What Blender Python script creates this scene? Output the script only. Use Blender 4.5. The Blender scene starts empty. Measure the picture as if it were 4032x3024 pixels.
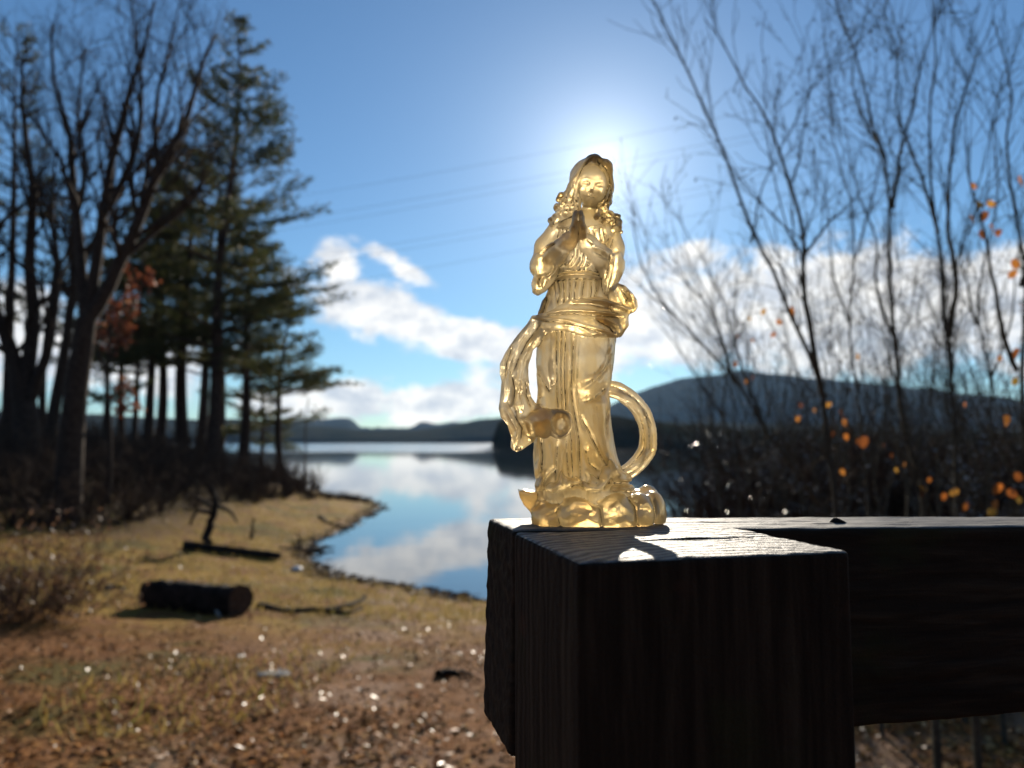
import bpy, math, random
import numpy as np
from mathutils import Vector

scene = bpy.context.scene
R = math.radians
# ------------------------------------------------------------------ camera
CAM_Z, PITCH, F_PX = 1.35, R(4.21), 3030.0
cam_data = bpy.data.cameras.new("camera")
cam_data.sensor_width = 36.0
cam_data.lens = 36.0 * F_PX / 4032.0
cam_data.clip_start, cam_data.clip_end = 0.02, 20000.0
cam_data.dof.use_dof = True
cam_data.dof.focus_distance = 0.338
cam_data.dof.aperture_fstop = 10.4
cam = bpy.data.objects.new("camera", cam_data)
scene.collection.objects.link(cam)
cam.location = (0, 0, CAM_Z)
cam.rotation_euler = (R(90) + PITCH, 0, 0)
scene.camera = cam

def ray(px, py):
    """direction through a pixel of the 4032x3024 photograph"""
    a, b = (px - 2016.0) / F_PX, (1512.0 - py) / F_PX
    c, s = math.cos(PITCH), math.sin(PITCH)
    return np.array((a, c - s * b, s + c * b))
def at(px, py, Y):
    d = ray(px, py)
    return d * (Y / d[1]) + np.array((0, 0, CAM_Z))
def at2(x, y, Y):                      # same, measured on a 2212 wide view
    return at(x * 1.82278, y * 1.82278, Y)
def on_level(px, py, z):
    d = ray(px, py)
    return d * ((z - CAM_Z) / d[2]) + np.array((0, 0, CAM_Z))

# ------------------------------------------------------------------ sun and sky
sd = ray(2375, 655)
SUN_AZ = math.atan2(sd[0], sd[1])
SUN_EL = math.atan2(sd[2], math.hypot(sd[0], sd[1]))
sun_data = bpy.data.lights.new("sun", 'SUN')
sun_data.energy, sun_data.angle, sun_data.color = 5.0, R(0.55), (1.0, 0.90, 0.75)
sun = bpy.data.objects.new("sun", sun_data)
scene.collection.objects.link(sun)
sun.location = (8, 60, 25)
sun.rotation_euler = Vector((-sd[0], -sd[1], -sd[2])).to_track_quat('-Z', 'Y').to_euler()

scene.view_settings.view_transform = 'Standard'
scene.view_settings.look = 'None'
scene.view_settings.exposure = 0.48
scene.view_settings.gamma = 1.0
scene.render.engine = 'CYCLES'
cy = scene.cycles
cy.use_adaptive_sampling = False
cy.use_denoising = True
cy.max_bounces, cy.diffuse_bounces, cy.glossy_bounces = 9, 2, 3
cy.transmission_bounces, cy.transparent_max_bounces = 9, 6
cy.sample_clamp_indirect = 6.0
cy.sample_clamp_direct = 0.0
cy.blur_glossy = 0.6
cy.caustics_refractive = True
cy.caustics_reflective = False

class NT:
    """small helper to write node trees as expressions"""
    def __init__(self, tree):
        self.t = tree
    def n(self, kind, **kw):
        nd = self.t.nodes.new(kind)
        for k, v in kw.items():
            setattr(nd, k, v)
        return nd
    def put(self, sock, v):
        if isinstance(v, bpy.types.NodeSocket):
            self.t.links.new(v, sock)
        elif v is not None:
            if hasattr(sock.default_value, '__len__') and isinstance(v, (tuple, list)):
                if len(sock.default_value) == 4 and len(v) == 3:
                    v = (*v, 1.0)
            sock.default_value = v
    def m(self, op, a, b=None, c=None, clamp=False):
        nd = self.n('ShaderNodeMath', operation=op, use_clamp=clamp)
        for s, v in zip(nd.inputs, (a, b, c)):
            self.put(s, v)
        return nd.outputs[0]
    def v(self, op, a, b=None):
        nd = self.n('ShaderNodeVectorMath', operation=op)
        self.put(nd.inputs[0], a)
        self.put(nd.inputs[1], b)
        return nd.outputs[0]
    def sep(self, v):
        nd = self.n('ShaderNodeSeparateXYZ')
        self.put(nd.inputs[0], v)
        return nd.outputs
    def comb(self, x, y, z):
        nd = self.n('ShaderNodeCombineXYZ')
        for s, q in zip(nd.inputs, (x, y, z)):
            self.put(s, q)
        return nd.outputs[0]
    def noise(self, vec, scale, detail=4.0, rough=0.55, dist=0.0, color=False):
        nd = self.n('ShaderNodeTexNoise')
        self.put(nd.inputs['Vector'], vec)
        nd.inputs['Scale'].default_value = scale
        nd.inputs['Detail'].default_value = detail
        nd.inputs['Roughness'].default_value = rough
        nd.inputs['Distortion'].default_value = dist
        return nd.outputs['Color' if color else 'Fac']
    def smooth(self, x, lo, hi, a=0.0, b=1.0):
        nd = self.n('ShaderNodeMapRange', interpolation_type='SMOOTHSTEP')
        for i, q in enumerate((x, lo, hi, a, b)):
            self.put(nd.inputs[i], q)
        return nd.outputs[0]
    def mix(self, f, a, b, blend='MIX'):
        nd = self.n('ShaderNodeMix', data_type='RGBA', blend_type=blend)
        self.put(nd.inputs[0], f)
        self.put(nd.inputs[6], a)
        self.put(nd.inputs[7], b)
        return nd.outputs[2]
    def ramp(self, f, stops):
        nd = self.n('ShaderNodeValToRGB')
        cr = nd.color_ramp
        while len(cr.elements) < len(stops):
            cr.elements.new(0.5)
        for e, (p, c) in zip(cr.elements, stops):
            e.position, e.color = p, (*c, 1.0)
        self.put(nd.inputs[0], f)
        return nd.outputs[0]
    def bump(self, h, strength=0.5, dist=0.01, normal=None):
        nd = self.n('ShaderNodeBump')
        nd.inputs['Strength'].default_value = strength
        nd.inputs['Distance'].default_value = dist
        self.put(nd.inputs['Height'], h)
        if normal is not None:
            self.put(nd.inputs['Normal'], normal)
        return nd.outputs[0]

world = bpy.data.worlds.new("World")
scene.world = world
world.use_nodes = True
wt = NT(world.node_tree)
world.node_tree.nodes.clear()
sky = wt.n('ShaderNodeTexSky', sky_type='NISHITA', sun_disc=False)
sky.sun_elevation, sky.sun_rotation = SUN_EL, SUN_AZ
sky.altitude, sky.air_density, sky.dust_density, sky.ozone_density = 300, 1.0, 0.10, 3.0
wd = wt.n('ShaderNodeTexCoord').outputs['Generated']
wx, wy, wz = wt.sep(wd)
w_az = wt.m('MULTIPLY', wt.m('ARCTAN2', wx, wy), 57.2958)          # degrees, 0 straight ahead
w_el = wt.m('MULTIPLY', wt.m('ARCSINE', wz), 57.2958)
SKY_K, CLOUD_K = 0.074, 11.3
# cloud banks: billowy noise thresholded by height bands above the horizon
wp = wt.comb(wt.m('MULTIPLY', w_az, 0.15), wt.m('MULTIPLY', w_el, 0.24), 3.7)
big = wt.noise(wp, 1.15, 11.0, 0.66, 0.2)
lowf = wt.noise(wt.comb(wt.m('MULTIPLY', w_az, 0.03), 0.0, 9.1), 1.0, 1.0)
def bandmask(lo0, lo1, hi0, hi1):
    return wt.m('MULTIPLY', wt.smooth(w_el, lo0, lo1), wt.smooth(w_el, hi0, hi1, 1.0, 0.0))
def gauss(az, el, sa, se, tilt=0.0):
    c, s = math.cos(R(tilt)), math.sin(R(tilt))
    da, de = wt.m('SUBTRACT', w_az, az), wt.m('SUBTRACT', w_el, el)
    u = wt.m('MULTIPLY_ADD', da, c / sa, wt.m('MULTIPLY', de, s / sa))
    q = wt.m('MULTIPLY_ADD', da, -s / se, wt.m('MULTIPLY', de, c / se))
    return wt.m('EXPONENT', wt.m('MULTIPLY', -1.0, wt.m('ADD', wt.m('MULTIPLY', u, u), wt.m('MULTIPLY', q, q))))
bias = None
CL = [  # az, el, half width, half height, tilt, weight
    (-8.0, 12.6, 4.2, 0.9, -25, .50), (-12.9, 12.2, 2.0, 2.2, 0, .55), (-9.5, 9.4, 6.5, 2.0, -14, .70), (-2, 7.7, 6.0, 1.7, -7, .66),
    (-8, 2.8, 13, 1.5, 0, .66), (3, 4.0, 6, 3.0, 0, .5), (13, 8.6, 9.0, 4.2, 2, .72), (25, 9.0, 9.0, 4.4, 0, .70), (13.8, 13.0, 2.4, 1.6, 0, .42), (19.5, 12.6, 2.6, 1.4, 0, .40),
    (36, 8.5, 8, 5, 0, .6), (-30, 6.0, 12, 3.5, 0, .55)]
for az, el, sa, se, tl, wgt in CL:
    g = wt.m('MULTIPLY', gauss(az, el, sa, se, tl), wgt)
    bias = g if bias is None else wt.m('MAXIMUM', bias, g)
# away from the view the same kind of bank goes on around the horizon
away = wt.smooth(wt.m('ABSOLUTE', w_az), 40.0, 60.0)
bias = wt.m('MAXIMUM', bias, wt.m('MULTIPLY', wt.m('MULTIPLY', away, bandmask(-2, 2, 9, 14)), wt.m('ADD', lowf, 0.05)))
dens = wt.m('ADD', bias, wt.m('MULTIPLY', wt.m('MULTIPLY', wt.m('SUBTRACT', big, 0.5), 1.5), wt.smooth(bias, 0.02, 0.22)))
cover = wt.smooth(dens, 0.15, 0.42)
body = wt.smooth(wt.noise(wt.v('ADD', wp, (0.03, -0.06, 0.4)), 2.2, 8.0, 0.6), 0.34, 0.64)
ccol = wt.mix(body, (0.58, 0.61, 0.66), (1.05, 1.01, 0.94))
ccol = wt.mix(wt.m('MULTIPLY', wt.smooth(dens, 0.75, 1.05), 0.35), ccol, (0.42, 0.47, 0.56))
cl_n = wt.v('SCALE', ccol)
cl_n.node.inputs['Scale'].default_value = CLOUD_K
skyc = wt.mix(1.0, sky.outputs[0], (0.63, 0.87, 1.0), 'MULTIPLY')
# bright aureole of the low sun in the thin high air
dt = wt.n('ShaderNodeVectorMath', operation='DOT_PRODUCT')
wt.put(dt.inputs[0], wt.v('NORMALIZE', wd))
dt.inputs[1].default_value = [float(c) for c in sd / np.linalg.norm(sd)]
ang = wt.m('MULTIPLY', wt.m('ARCCOSINE', wt.m('MINIMUM', dt.outputs['Value'], 0.999999)), 57.2958)
aur = wt.m('ADD', wt.m('MULTIPLY', wt.m('EXPONENT', wt.m('MULTIPLY', ang, -0.36)), 9.5), wt.m('MULTIPLY', wt.m('EXPONENT', wt.m('MULTIPLY', ang, -0.12)), 2.2))
aurc = wt.v('SCALE', (1.0, 0.98, 0.93))
wt.put(aurc.node.inputs['Scale'], aur)
final = wt.mix(wt.m('MULTIPLY', cover, 0.95), skyc, cl_n)
final = wt.v('ADD', final, aurc)
bg = wt.n('ShaderNodeBackground')
wt.put(bg.inputs[0], final)
bg.inputs[1].default_value = SKY_K
wo = wt.n('ShaderNodeOutputWorld')
world.node_tree.links.new(bg.outputs[0], wo.inputs[0])

# ------------------------------------------------------------------ helpers
COL = scene.collection
def tag(o, label=None, cat=None, group=None, kind=None):
    for k, q in (('label', label), ('category', cat), ('group', group), ('kind', kind)):
        if q:
            o[k] = q
    return o
def thing(name, loc, label, cat, group=None):
    o = bpy.data.objects.new(name, None)
    COL.objects.link(o)
    o.location = [float(c) for c in loc]
    o.empty_display_size = 0.1
    return tag(o, label, cat, group)
def mesh_np(name, verts, faces, smooth=True):
    """faces: list of int arrays of shape (n,3) or (n,4)"""
    verts = np.asarray(verts, np.float32)
    if not isinstance(faces, list):
        faces = [faces]
    faces = [np.asarray(f, np.int32) for f in faces if len(f)]
    me = bpy.data.meshes.new(name)
    me.vertices.add(len(verts))
    me.vertices.foreach_set('co', verts.ravel())
    tot = np.concatenate([np.full(len(f), f.shape[1], np.int32) for f in faces])
    start = np.concatenate(([0], np.cumsum(tot)[:-1])).astype(np.int32)
    me.loops.add(int(tot.sum()))
    me.loops.foreach_set('vertex_index', np.concatenate([f.ravel() for f in faces]))
    me.polygons.add(len(tot))
    me.polygons.foreach_set('loop_start', start)
    me.polygons.foreach_set('loop_total', tot)
    me.polygons.foreach_set('use_smooth', np.full(len(tot), smooth))
    me.update(calc_edges=True)
    return me
def obj(name, me, mat, parent=None, loc=None):
    o = bpy.data.objects.new(name, me)
    COL.objects.link(o)
    if mat and not me.materials:
        me.materials.append(mat)
    if parent:
        o.parent = parent
    if loc is not None:
        o.location = [float(c) for c in loc]
    return o
def tubes(lines, sides=5):
    """lines: list of (points[n,3], radii[n]); one vertex/face set for all of them"""
    groups = {}
    for p, r in lines:
        groups.setdefault(len(p), []).append((p, r))
    V, Fq, off = [], [], 0
    ang = np.arange(sides) * 2 * np.pi / sides
    for n, items in groups.items():
        P = np.array([i[0] for i in items], float)
        Rr = np.array([i[1] for i in items], float)
        T = np.gradient(P, axis=1)
        T /= np.linalg.norm(T, axis=2, keepdims=True) + 1e-12
        ref = np.where(np.abs(T[:, :1, 2:3]) > 0.8, np.array([1., 0, 0]), np.array([0, 0, 1.]))
        U = np.cross(T, ref)
        U /= np.linalg.norm(U, axis=2, keepdims=True) + 1e-12
        W = np.cross(T, U)
        ring = P[:, :, None] + Rr[:, :, None, None] * (np.cos(ang)[None, None, :, None] * U[:, :, None] + np.sin(ang)[None, None, :, None] * W[:, :, None])
        k = len(items)
        V.append(ring.reshape(-1, 3))
        base = off + (np.arange(k) * n * sides)[:, None, None] + (np.arange(n - 1) * sides)[None, :, None]
        s0, s1 = np.arange(sides)[None, None], ((np.arange(sides) + 1) % sides)[None, None]
        q = np.stack(np.broadcast_arrays(base + s0, base + s1, base + sides + s1, base + sides + s0), -1)
        Fq.append(q.reshape(-1, 4))
        off += k * n * sides
    return np.concatenate(V), np.concatenate(Fq)
def unit(v):
    v = np.asarray(v, float)
    return v / (np.linalg.norm(v, axis=-1, keepdims=True) + 1e-12)
def resample(pts, n):
    """smooth curve through points, n samples"""
    pts = np.asarray(pts, float)
    t = np.concatenate(([0], np.cumsum(np.linalg.norm(np.diff(pts, axis=0), axis=1))))
    s = np.linspace(0, t[-1], n)
    m = np.gradient(pts, t, axis=0)
    i = np.clip(np.searchsorted(t, s, side='right') - 1, 0, len(t) - 2)
    h = (t[i + 1] - t[i])[:, None]
    u = ((s - t[i]) / h[:, 0])[:, None]
    return ((2*u**3 - 3*u**2 + 1) * pts[i] + (u**3 - 2*u**2 + u) * h * m[i] + (-2*u**3 + 3*u**2) * pts[i+1] + (u**3 - u**2) * h * m[i+1])

# ------------------------------------------------------------------ materials
def material(name):
    mt = bpy.data.materials.new(name)
    mt.use_nodes = True
    mt.node_tree.nodes.clear()
    t = NT(mt.node_tree)
    out = t.n('ShaderNodeOutputMaterial')
    return mt, t, out
def principled(name, color, rough=0.7, spec=0.5, noise_scale=None, color2=None, bump=0.0, bump_scale=None, island=False, **kw):
    mt, t, out = material(name)
    b = t.n('ShaderNodeBsdfPrincipled')
    co = t.n('ShaderNodeTexCoord').outputs['Object']
    c = color
    if color2 is not None:
        if island:
            f = t.n('ShaderNodeNewGeometry').outputs['Random Per Island']
        else:
            f = t.smooth(t.noise(co, noise_scale or 5.0, 5.0, 0.6), 0.32, 0.68)
        c = t.mix(f, color, color2)
    t.put(b.inputs['Base Color'], c)
    b.inputs['Roughness'].default_value = rough
    b.inputs['Specular IOR Level'].default_value = spec
    for k, q in kw.items():
        b.inputs[k].default_value = q
    if bump:
        t.put(b.inputs['Normal'], t.bump(t.noise(co, bump_scale or 30.0, 6.0, 0.65), bump, 0.02))
    mt.node_tree.links.new(b.outputs[0], out.inputs[0])
    return mt
def leafy(name, stops, rough=0.5, trans=0.35, spec=0.4):
    """leaf / needle material: colour varies per leaf, light comes through"""
    mt, t, out = material(name)
    f = t.n('ShaderNodeNewGeometry').outputs['Random Per Island']
    c = t.ramp(f, stops)
    b = t.n('ShaderNodeBsdfPrincipled')
    t.put(b.inputs['Base Color'], c)
    b.inputs['Roughness'].default_value = rough
    b.inputs['Specular IOR Level'].default_value = spec
    tr = t.n('ShaderNodeBsdfTranslucent')
    t.put(tr.inputs[0], c)
    mx = t.n('ShaderNodeMixShader')
    mx.inputs[0].default_value = trans
    mt.node_tree.links.new(b.outputs[0], mx.inputs[1])
    mt.node_tree.links.new(tr.outputs[0], mx.inputs[2])
    mt.node_tree.links.new(mx.outputs[0], out.inputs[0])
    return mt

# ================================================================== setting
WL = -1.15                                   # lake level
def poly_sdf(px, py, poly):
    """signed distance to a closed polygon (negative inside), px/py any shape"""
    poly = np.asarray(poly, float)
    d = np.full(px.shape, 1e18)
    inside = np.zeros(px.shape, bool)
    n = len(poly)
    for i in range(n):
        ax, ay = poly[i]
        bx, by = poly[(i + 1) % n]
        ex, ey = bx - ax, by - ay
        wx_, wy_ = px - ax, py - ay
        t = np.clip((wx_ * ex + wy_ * ey) / (ex * ex + ey * ey + 1e-12), 0, 1)
        d = np.minimum(d, (wx_ - ex * t) ** 2 + (wy_ - ey * t) ** 2)
        c = (ay > py) != (by > py)
        with np.errstate(divide='ignore', invalid='ignore'):
            xc = ex * (py - ay) / (ey if ey != 0 else 1e-12) + ax
        inside ^= c & (px < xc)
    return np.where(inside, -1.0, 1.0) * np.sqrt(d)
SHORE_PX = [(1036, 1300), (960, 1289), (880, 1272), (780, 1257), (715, 1243), (676, 1222), (655, 1196), (672, 1173), (712, 1155), (765, 1128),
            (800, 1108), (820, 1096), (806, 1083), (765, 1075), (700, 1069), (640, 1062), (560, 1052)]
shore = [tuple(on_level(x * 1.82278, y * 1.82278, WL)[:2]) for x, y in SHORE_PX]
shore += [(-22, 52), (-30, 75), (-45, 110), (-130, 130), (-130, -40), (90, -40), (90, 14), (40, 16), (16, 13), (7, 11.6), (2, 11.6)]
def noise2(x, y, seed=0, octs=4, f=1.0):
    """cheap smooth value noise from rotated sines"""
    r_ = np.random.RandomState(seed)
    s, a = 0.0, 1.0
    for o in range(octs):
        for k in range(3):
            th, ph = r_.rand() * 6.28, r_.rand() * 6.28
            ff = f * (0.8 + 0.4 * r_.rand())
            s = s + a * np.sin((x * math.cos(th) + y * math.sin(th)) * ff + ph + 1.3 * np.sin((x * math.sin(th * 1.7) + y * math.cos(th * 1.7)) * ff * 0.7))
        a *= 0.5
        f *= 2.0
    return s / 4.0
def ground_z(x, y):
    x, y = np.asarray(x, float), np.asarray(y, float)
    s = -poly_sdf(x, y, shore)
    up = np.where(s < 12, 0.098 * s, 1.176 + 0.02 * (s - 12))
    up = np.where(s > 0, 0.02 + up, 0.16 * s)
    # raised wooded bank on the left
    m = np.exp(-((x + 17) / 8.0) ** 2 - ((y - 33) / 9.0) ** 2) * 1.0 + np.exp(-((x + 34) / 14.0) ** 2 - ((y - 30) / 16.0) ** 2) * 0.8
    m = m + 0.75 * np.exp(-((x + 13.5) / 4.5) ** 2 - ((y - 20) / 5.5) ** 2)
    up = up + m * np.clip(s / 4.0, 0, 1)
    land = np.clip(s / 1.5, 0, 1)
    return WL + up + 0.022 * noise2(x, y, 15, 3, 2.2) + land * (0.05 * noise2(x, y, 3, 3, 0.9) + 0.018 * noise2(x, y, 5, 3, 5.0))
def sinh_axis(lo, hi, c, n, k):
    a, b = np.arcsinh((lo - c) / k), np.arcsinh((hi - c) / k)
    return c + k * np.sinh(np.linspace(a, b, n))
gx = sinh_axis(-130, 90, -2.0, 420, 3.0)
gy = sinh_axis(-40, 130, 6.0, 420, 4.0)
GX, GY = np.meshgrid(gx, gy, indexing='ij')
GZ = ground_z(GX, GY)
ii = np.arange(420 * 420).reshape(420, 420)
q = np.stack((ii[:-1, :-1], ii[1:, :-1], ii[1:, 1:], ii[:-1, 1:]), -1).reshape(-1, 4)

M_ground, t, out = material("ground_earth")
co = t.n('ShaderNodeTexCoord').outputs['Object']
ox, oy, oz = t.sep(co)
n_big = t.noise(co, 0.55, 5.0, 0.6)
n_mid = t.noise(co, 3.5, 6.0, 0.65)
n_fine = t.noise(co, 26.0, 6.0, 0.7)
earth = t.ramp(n_fine, [(0.30, (0.085, 0.034, 0.011)), (0.50, (0.24, 0.10, 0.031)), (0.72, (0.42, 0.20, 0.07))])
straw = t.ramp(n_fine, [(0.30, (0.16, 0.092, 0.018)), (0.55, (0.40, 0.245, 0.048)), (0.8, (0.54, 0.355, 0.095))])
moss = t.ramp(n_fine, [(0.3, (0.035, 0.04, 0.008)), (0.7, (0.16, 0.15, 0.03))])
sand = t.ramp(n_mid, [(0.3, (0.26, 0.145, 0.085)), (0.7, (0.42, 0.26, 0.16))])
far_grass = t.m('MULTIPLY', t.smooth(t.m('ADD', oy, t.m('MULTIPLY', n_big, 5.0)), 9.5, 12.0), t.smooth(t.m('ADD', t.m('MULTIPLY', n_mid, 0.6), t.m('MULTIPLY', t.noise(co, 1.3, 4.0, 0.6), 0.4)), 0.40, 0.56))
gcol = t.mix(far_grass, earth, straw)
gcol = t.mix(t.m('MULTIPLY', t.smooth(n_big, 0.52, 0.64), 0.75), gcol, moss)
gcol = t.mix(t.m('MULTIPLY', t.smooth(t.noise(co, 0.9, 3.0, 0.5), 0.5, 0.62), t.smooth(ox, -3.2, -1.0)), gcol, sand)
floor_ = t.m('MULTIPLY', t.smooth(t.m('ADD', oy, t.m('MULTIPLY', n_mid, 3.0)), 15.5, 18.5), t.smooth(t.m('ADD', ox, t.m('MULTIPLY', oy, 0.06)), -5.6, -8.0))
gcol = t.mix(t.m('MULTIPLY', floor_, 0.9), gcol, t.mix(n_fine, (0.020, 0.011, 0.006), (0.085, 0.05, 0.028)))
wet = t.smooth(oz, WL - 0.02, WL + 0.075, 1.0, 0.0)
gcol = t.mix(t.m('MULTIPLY', wet, 0.85), gcol, (0.075, 0.048, 0.03))
b = t.n('ShaderNodeBsdfPrincipled')
t.put(b.inputs['Base Color'], gcol)
t.put(b.inputs['Roughness'], t.smooth(n_mid, 0.3, 0.7, 0.8, 0.95))
b.inputs['Specular IOR Level'].default_value = 0.08
hgt = t.m('ADD', t.m('MULTIPLY', n_fine, 0.5), t.noise(co, 90.0, 4.0, 0.7))
t.put(b.inputs['Normal'], t.bump(hgt, 0.9, 0.03))
M_ground.node_tree.links.new(b.outputs[0], out.inputs[0])
tag(obj('ground', mesh_np('ground', np.stack((GX, GY, GZ), -1).reshape(-1, 3), q), M_ground), kind='structure')

# ---- lake
M_water, t, out = material("lake_water")
co = t.n('ShaderNodeTexCoord').outputs['Object']
ox, oy, oz = t.sep(co)
b = t.n('ShaderNodeBsdfPrincipled')
b.inputs['Base Color'].default_value = (0.010, 0.020, 0.028, 1)
b.inputs['IOR'].default_value = 1.75
breeze = t.m('MULTIPLY', t.smooth(ox, 0.0, -14.0), t.smooth(t.m('ADD', oy, t.m('MULTIPLY', t.noise(co, 0.01, 3.0), 90.0)), 190.0, 235.0))
t.put(b.inputs['Roughness'], t.m('MULTIPLY_ADD', breeze, 0.16, 0.035))
rip = t.noise(t.v('MULTIPLY', co, (0.5, 1.0, 1.0)), 0.9, 3.0, 0.5)
t.put(b.inputs['Normal'], t.bump(rip, 0.16, 0.02))
M_water.node_tree.links.new(b.outputs[0], out.inputs[0])
wxs = np.array([-3500, -900, -250, -90, -40, -10, 0, 10, 40, 90, 250, 900, 3500.])
wys = np.array([2, 8, 14, 20, 30, 45, 70, 120, 220, 420, 800, 1600, 3200.])
WX, WY = np.meshgrid(wxs, wys, indexing='ij')
wi = np.arange(WX.size).reshape(WX.shape)
wq = np.stack((wi[:-1, :-1], wi[1:, :-1], wi[1:, 1:], wi[:-1, 1:]), -1).reshape(-1, 4)
tag(obj('lake_water', mesh_np('lake_water', np.stack((WX, WY, np.full(WX.shape, WL)), -1).reshape(-1, 3), wq), M_water), kind='structure')

# ---- hills beyond the lake
def hill_mat(name, a, b_, scale):
    mt, t, out = material(name)
    co = t.n('ShaderNodeTexCoord').outputs['Object']
    c = t.mix(t.smooth(t.noise(co, scale, 6.0, 0.7), 0.35, 0.65), a, b_)
    b = t.n('ShaderNodeBsdfPrincipled')
    t.put(b.inputs['Base Color'], c)
    b.inputs['Roughness'].default_value = 0.95
    b.inputs['Specular IOR Level'].default_value = 0.0
    t.put(b.inputs['Normal'], t.bump(t.noise(co, scale * 3, 5.0, 0.7), 1.0, 6.0))
    mt.node_tree.links.new(b.outputs[0], out.inputs[0])
    return mt
def hills(name, crest, Y, depth, mat, rough, seed, nx=500):
    """ridge whose crest line runs through points measured on the photograph, at distance Y"""
    pts = np.array([at2(x, y, Y + depth) for x, y in crest])
    xs = np.linspace(pts[0, 0], pts[-1, 0], nx)
    zc = np.interp(xs, pts[:, 0], pts[:, 2])
    k = np.ones(9) / 9
    zc = np.convolve(np.pad(zc, 4, mode='edge'), k, mode='valid')
    prof = [(0.0, 0.0), (0.03, 0.14), (0.15, 0.32), (0.4, 0.62), (0.7, 0.86), (1.0, 1.0), (1.4, 0.75), (2.0, 0.1)]
    rows = []
    for j, (dv, hv) in enumerate(prof):
        yy = np.full(nx, Y + depth * dv)
        xx = xs * (Y + depth * dv) / (Y + depth)
        zz = WL - 1 + (zc - WL + 1) * hv + (rough * noise2(xs, yy, seed + j, 5, 14.0 / abs(xs[-1] - xs[0]) * 4) * min(1, hv * 2))
        rows.append(np.stack((xx, yy, zz), -1))
    V = np.array(rows)
    idx = np.arange(V.shape[0] * nx).reshape(V.shape[0], nx)
    f = np.stack((idx[:-1, :-1], idx[:-1, 1:], idx[1:, 1:], idx[1:, :-1]), -1).reshape(-1, 4)
    return tag(obj(name, mesh_np(name, V.reshape(-1, 3), f), mat), kind='structure')
M_far = hill_mat("far_forest", (0.030, 0.040, 0.036), (0.060, 0.062, 0.050), 0.02)
M_near = hill_mat("shore_forest", (0.020, 0.026, 0.018), (0.045, 0.042, 0.03), 0.08)
hills('far_shore_hills', [(-500, 880), (0, 885), (300, 900), (560, 908), (690, 918), (740, 924), (800, 929), (900, 931), (960, 924), (1010, 914), (1060, 905), (1120, 895), (1300, 905), (1500, 915), (2300, 925), (2800, 925)], 760, 160, M_far, 3.0, 11)
hills('distant_hills', [(200, 935), (560, 915), (640, 905), (700, 903), (758, 899), (776, 924), (892, 926), (908, 913), (960, 918), (1010, 908), (1100, 900), (1250, 925)], 1900, 500, M_far, 8.0, 31)
hills('lakeside_mountain', [(1120, 930), (1240, 905), (1330, 868), (1400, 838), (1480, 815), (1560, 806), (1600, 800), (1680, 806), (1760, 815), (1900, 830), (2100, 850), (2400, 880), (2800, 915)], 1500, 700, M_far, 7.0, 51)
hl = hills('wooded_headland', [(1063, 966), (1068, 925), (1080, 908), (1120, 900), (1200, 893), (1330, 898), (1450, 915), (1600, 925), (1800, 930), (2300, 935)], 230, 40, M_near, 0.7, 71)

# unseen wooded slope added behind the viewer to darken reflections and block low skylight
bx_ = np.linspace(-140, 140, 180)
prof = [(-12, -0.2), (-15, 3.0), (-18, 5.0), (-24, 8.0), (-32, 11), (-43, 15), (-56, 19), (-66, 10)]
rows = [np.stack((bx_, np.full(180, yy) - 0.002 * bx_ ** 2 * 0 + 1.2 * noise2(bx_, bx_ * 0 + yy, 90, 3, .35), np.maximum(-3, hh * (1 + .22 * noise2(bx_, bx_ * 0 + yy, 91 + k, 4, .5)))), -1) for k, (yy, hh) in enumerate(prof)]
V_ = np.array(rows)
ix_ = np.arange(V_.shape[0] * 180).reshape(V_.shape[0], 180)
tag(obj('added_hillside', mesh_np('added_hillside', V_.reshape(-1, 3), np.stack((ix_[:-1, :-1], ix_[1:, :-1], ix_[1:, 1:], ix_[:-1, 1:]), -1).reshape(-1, 4)), hill_mat("hillside_wood", (0.02, 0.022, 0.014), (0.06, 0.045, 0.03), 0.6)), kind='structure')

# ---- the air over the lake: far things fade to blue
lowest = float(GZ.min()) - 1.0
hv, hf = np.array([(x, y, z) for z in (lowest, 330.0) for y in (-75.0, 3400.0) for x in (-3700.0, 3700.0)]), np.array([(0, 2, 3, 1), (4, 5, 7, 6), (0, 1, 5, 4), (2, 6, 7, 3), (0, 4, 6, 2), (1, 3, 7, 5)])
mt, t, out = material("haze_air")
pv_ = t.n('ShaderNodeVolumePrincipled')
pv_.inputs['Color'].default_value = (0.34, 0.60, 1.0, 1)
pv_.inputs['Density'].default_value = 0.00006
pv_.inputs['Anisotropy'].default_value = 0.2
mt.node_tree.links.new(pv_.outputs[0], out.inputs['Volume'])
tag(obj('haze', mesh_np('haze', hv, hf, False), mt), kind='stuff')

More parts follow.
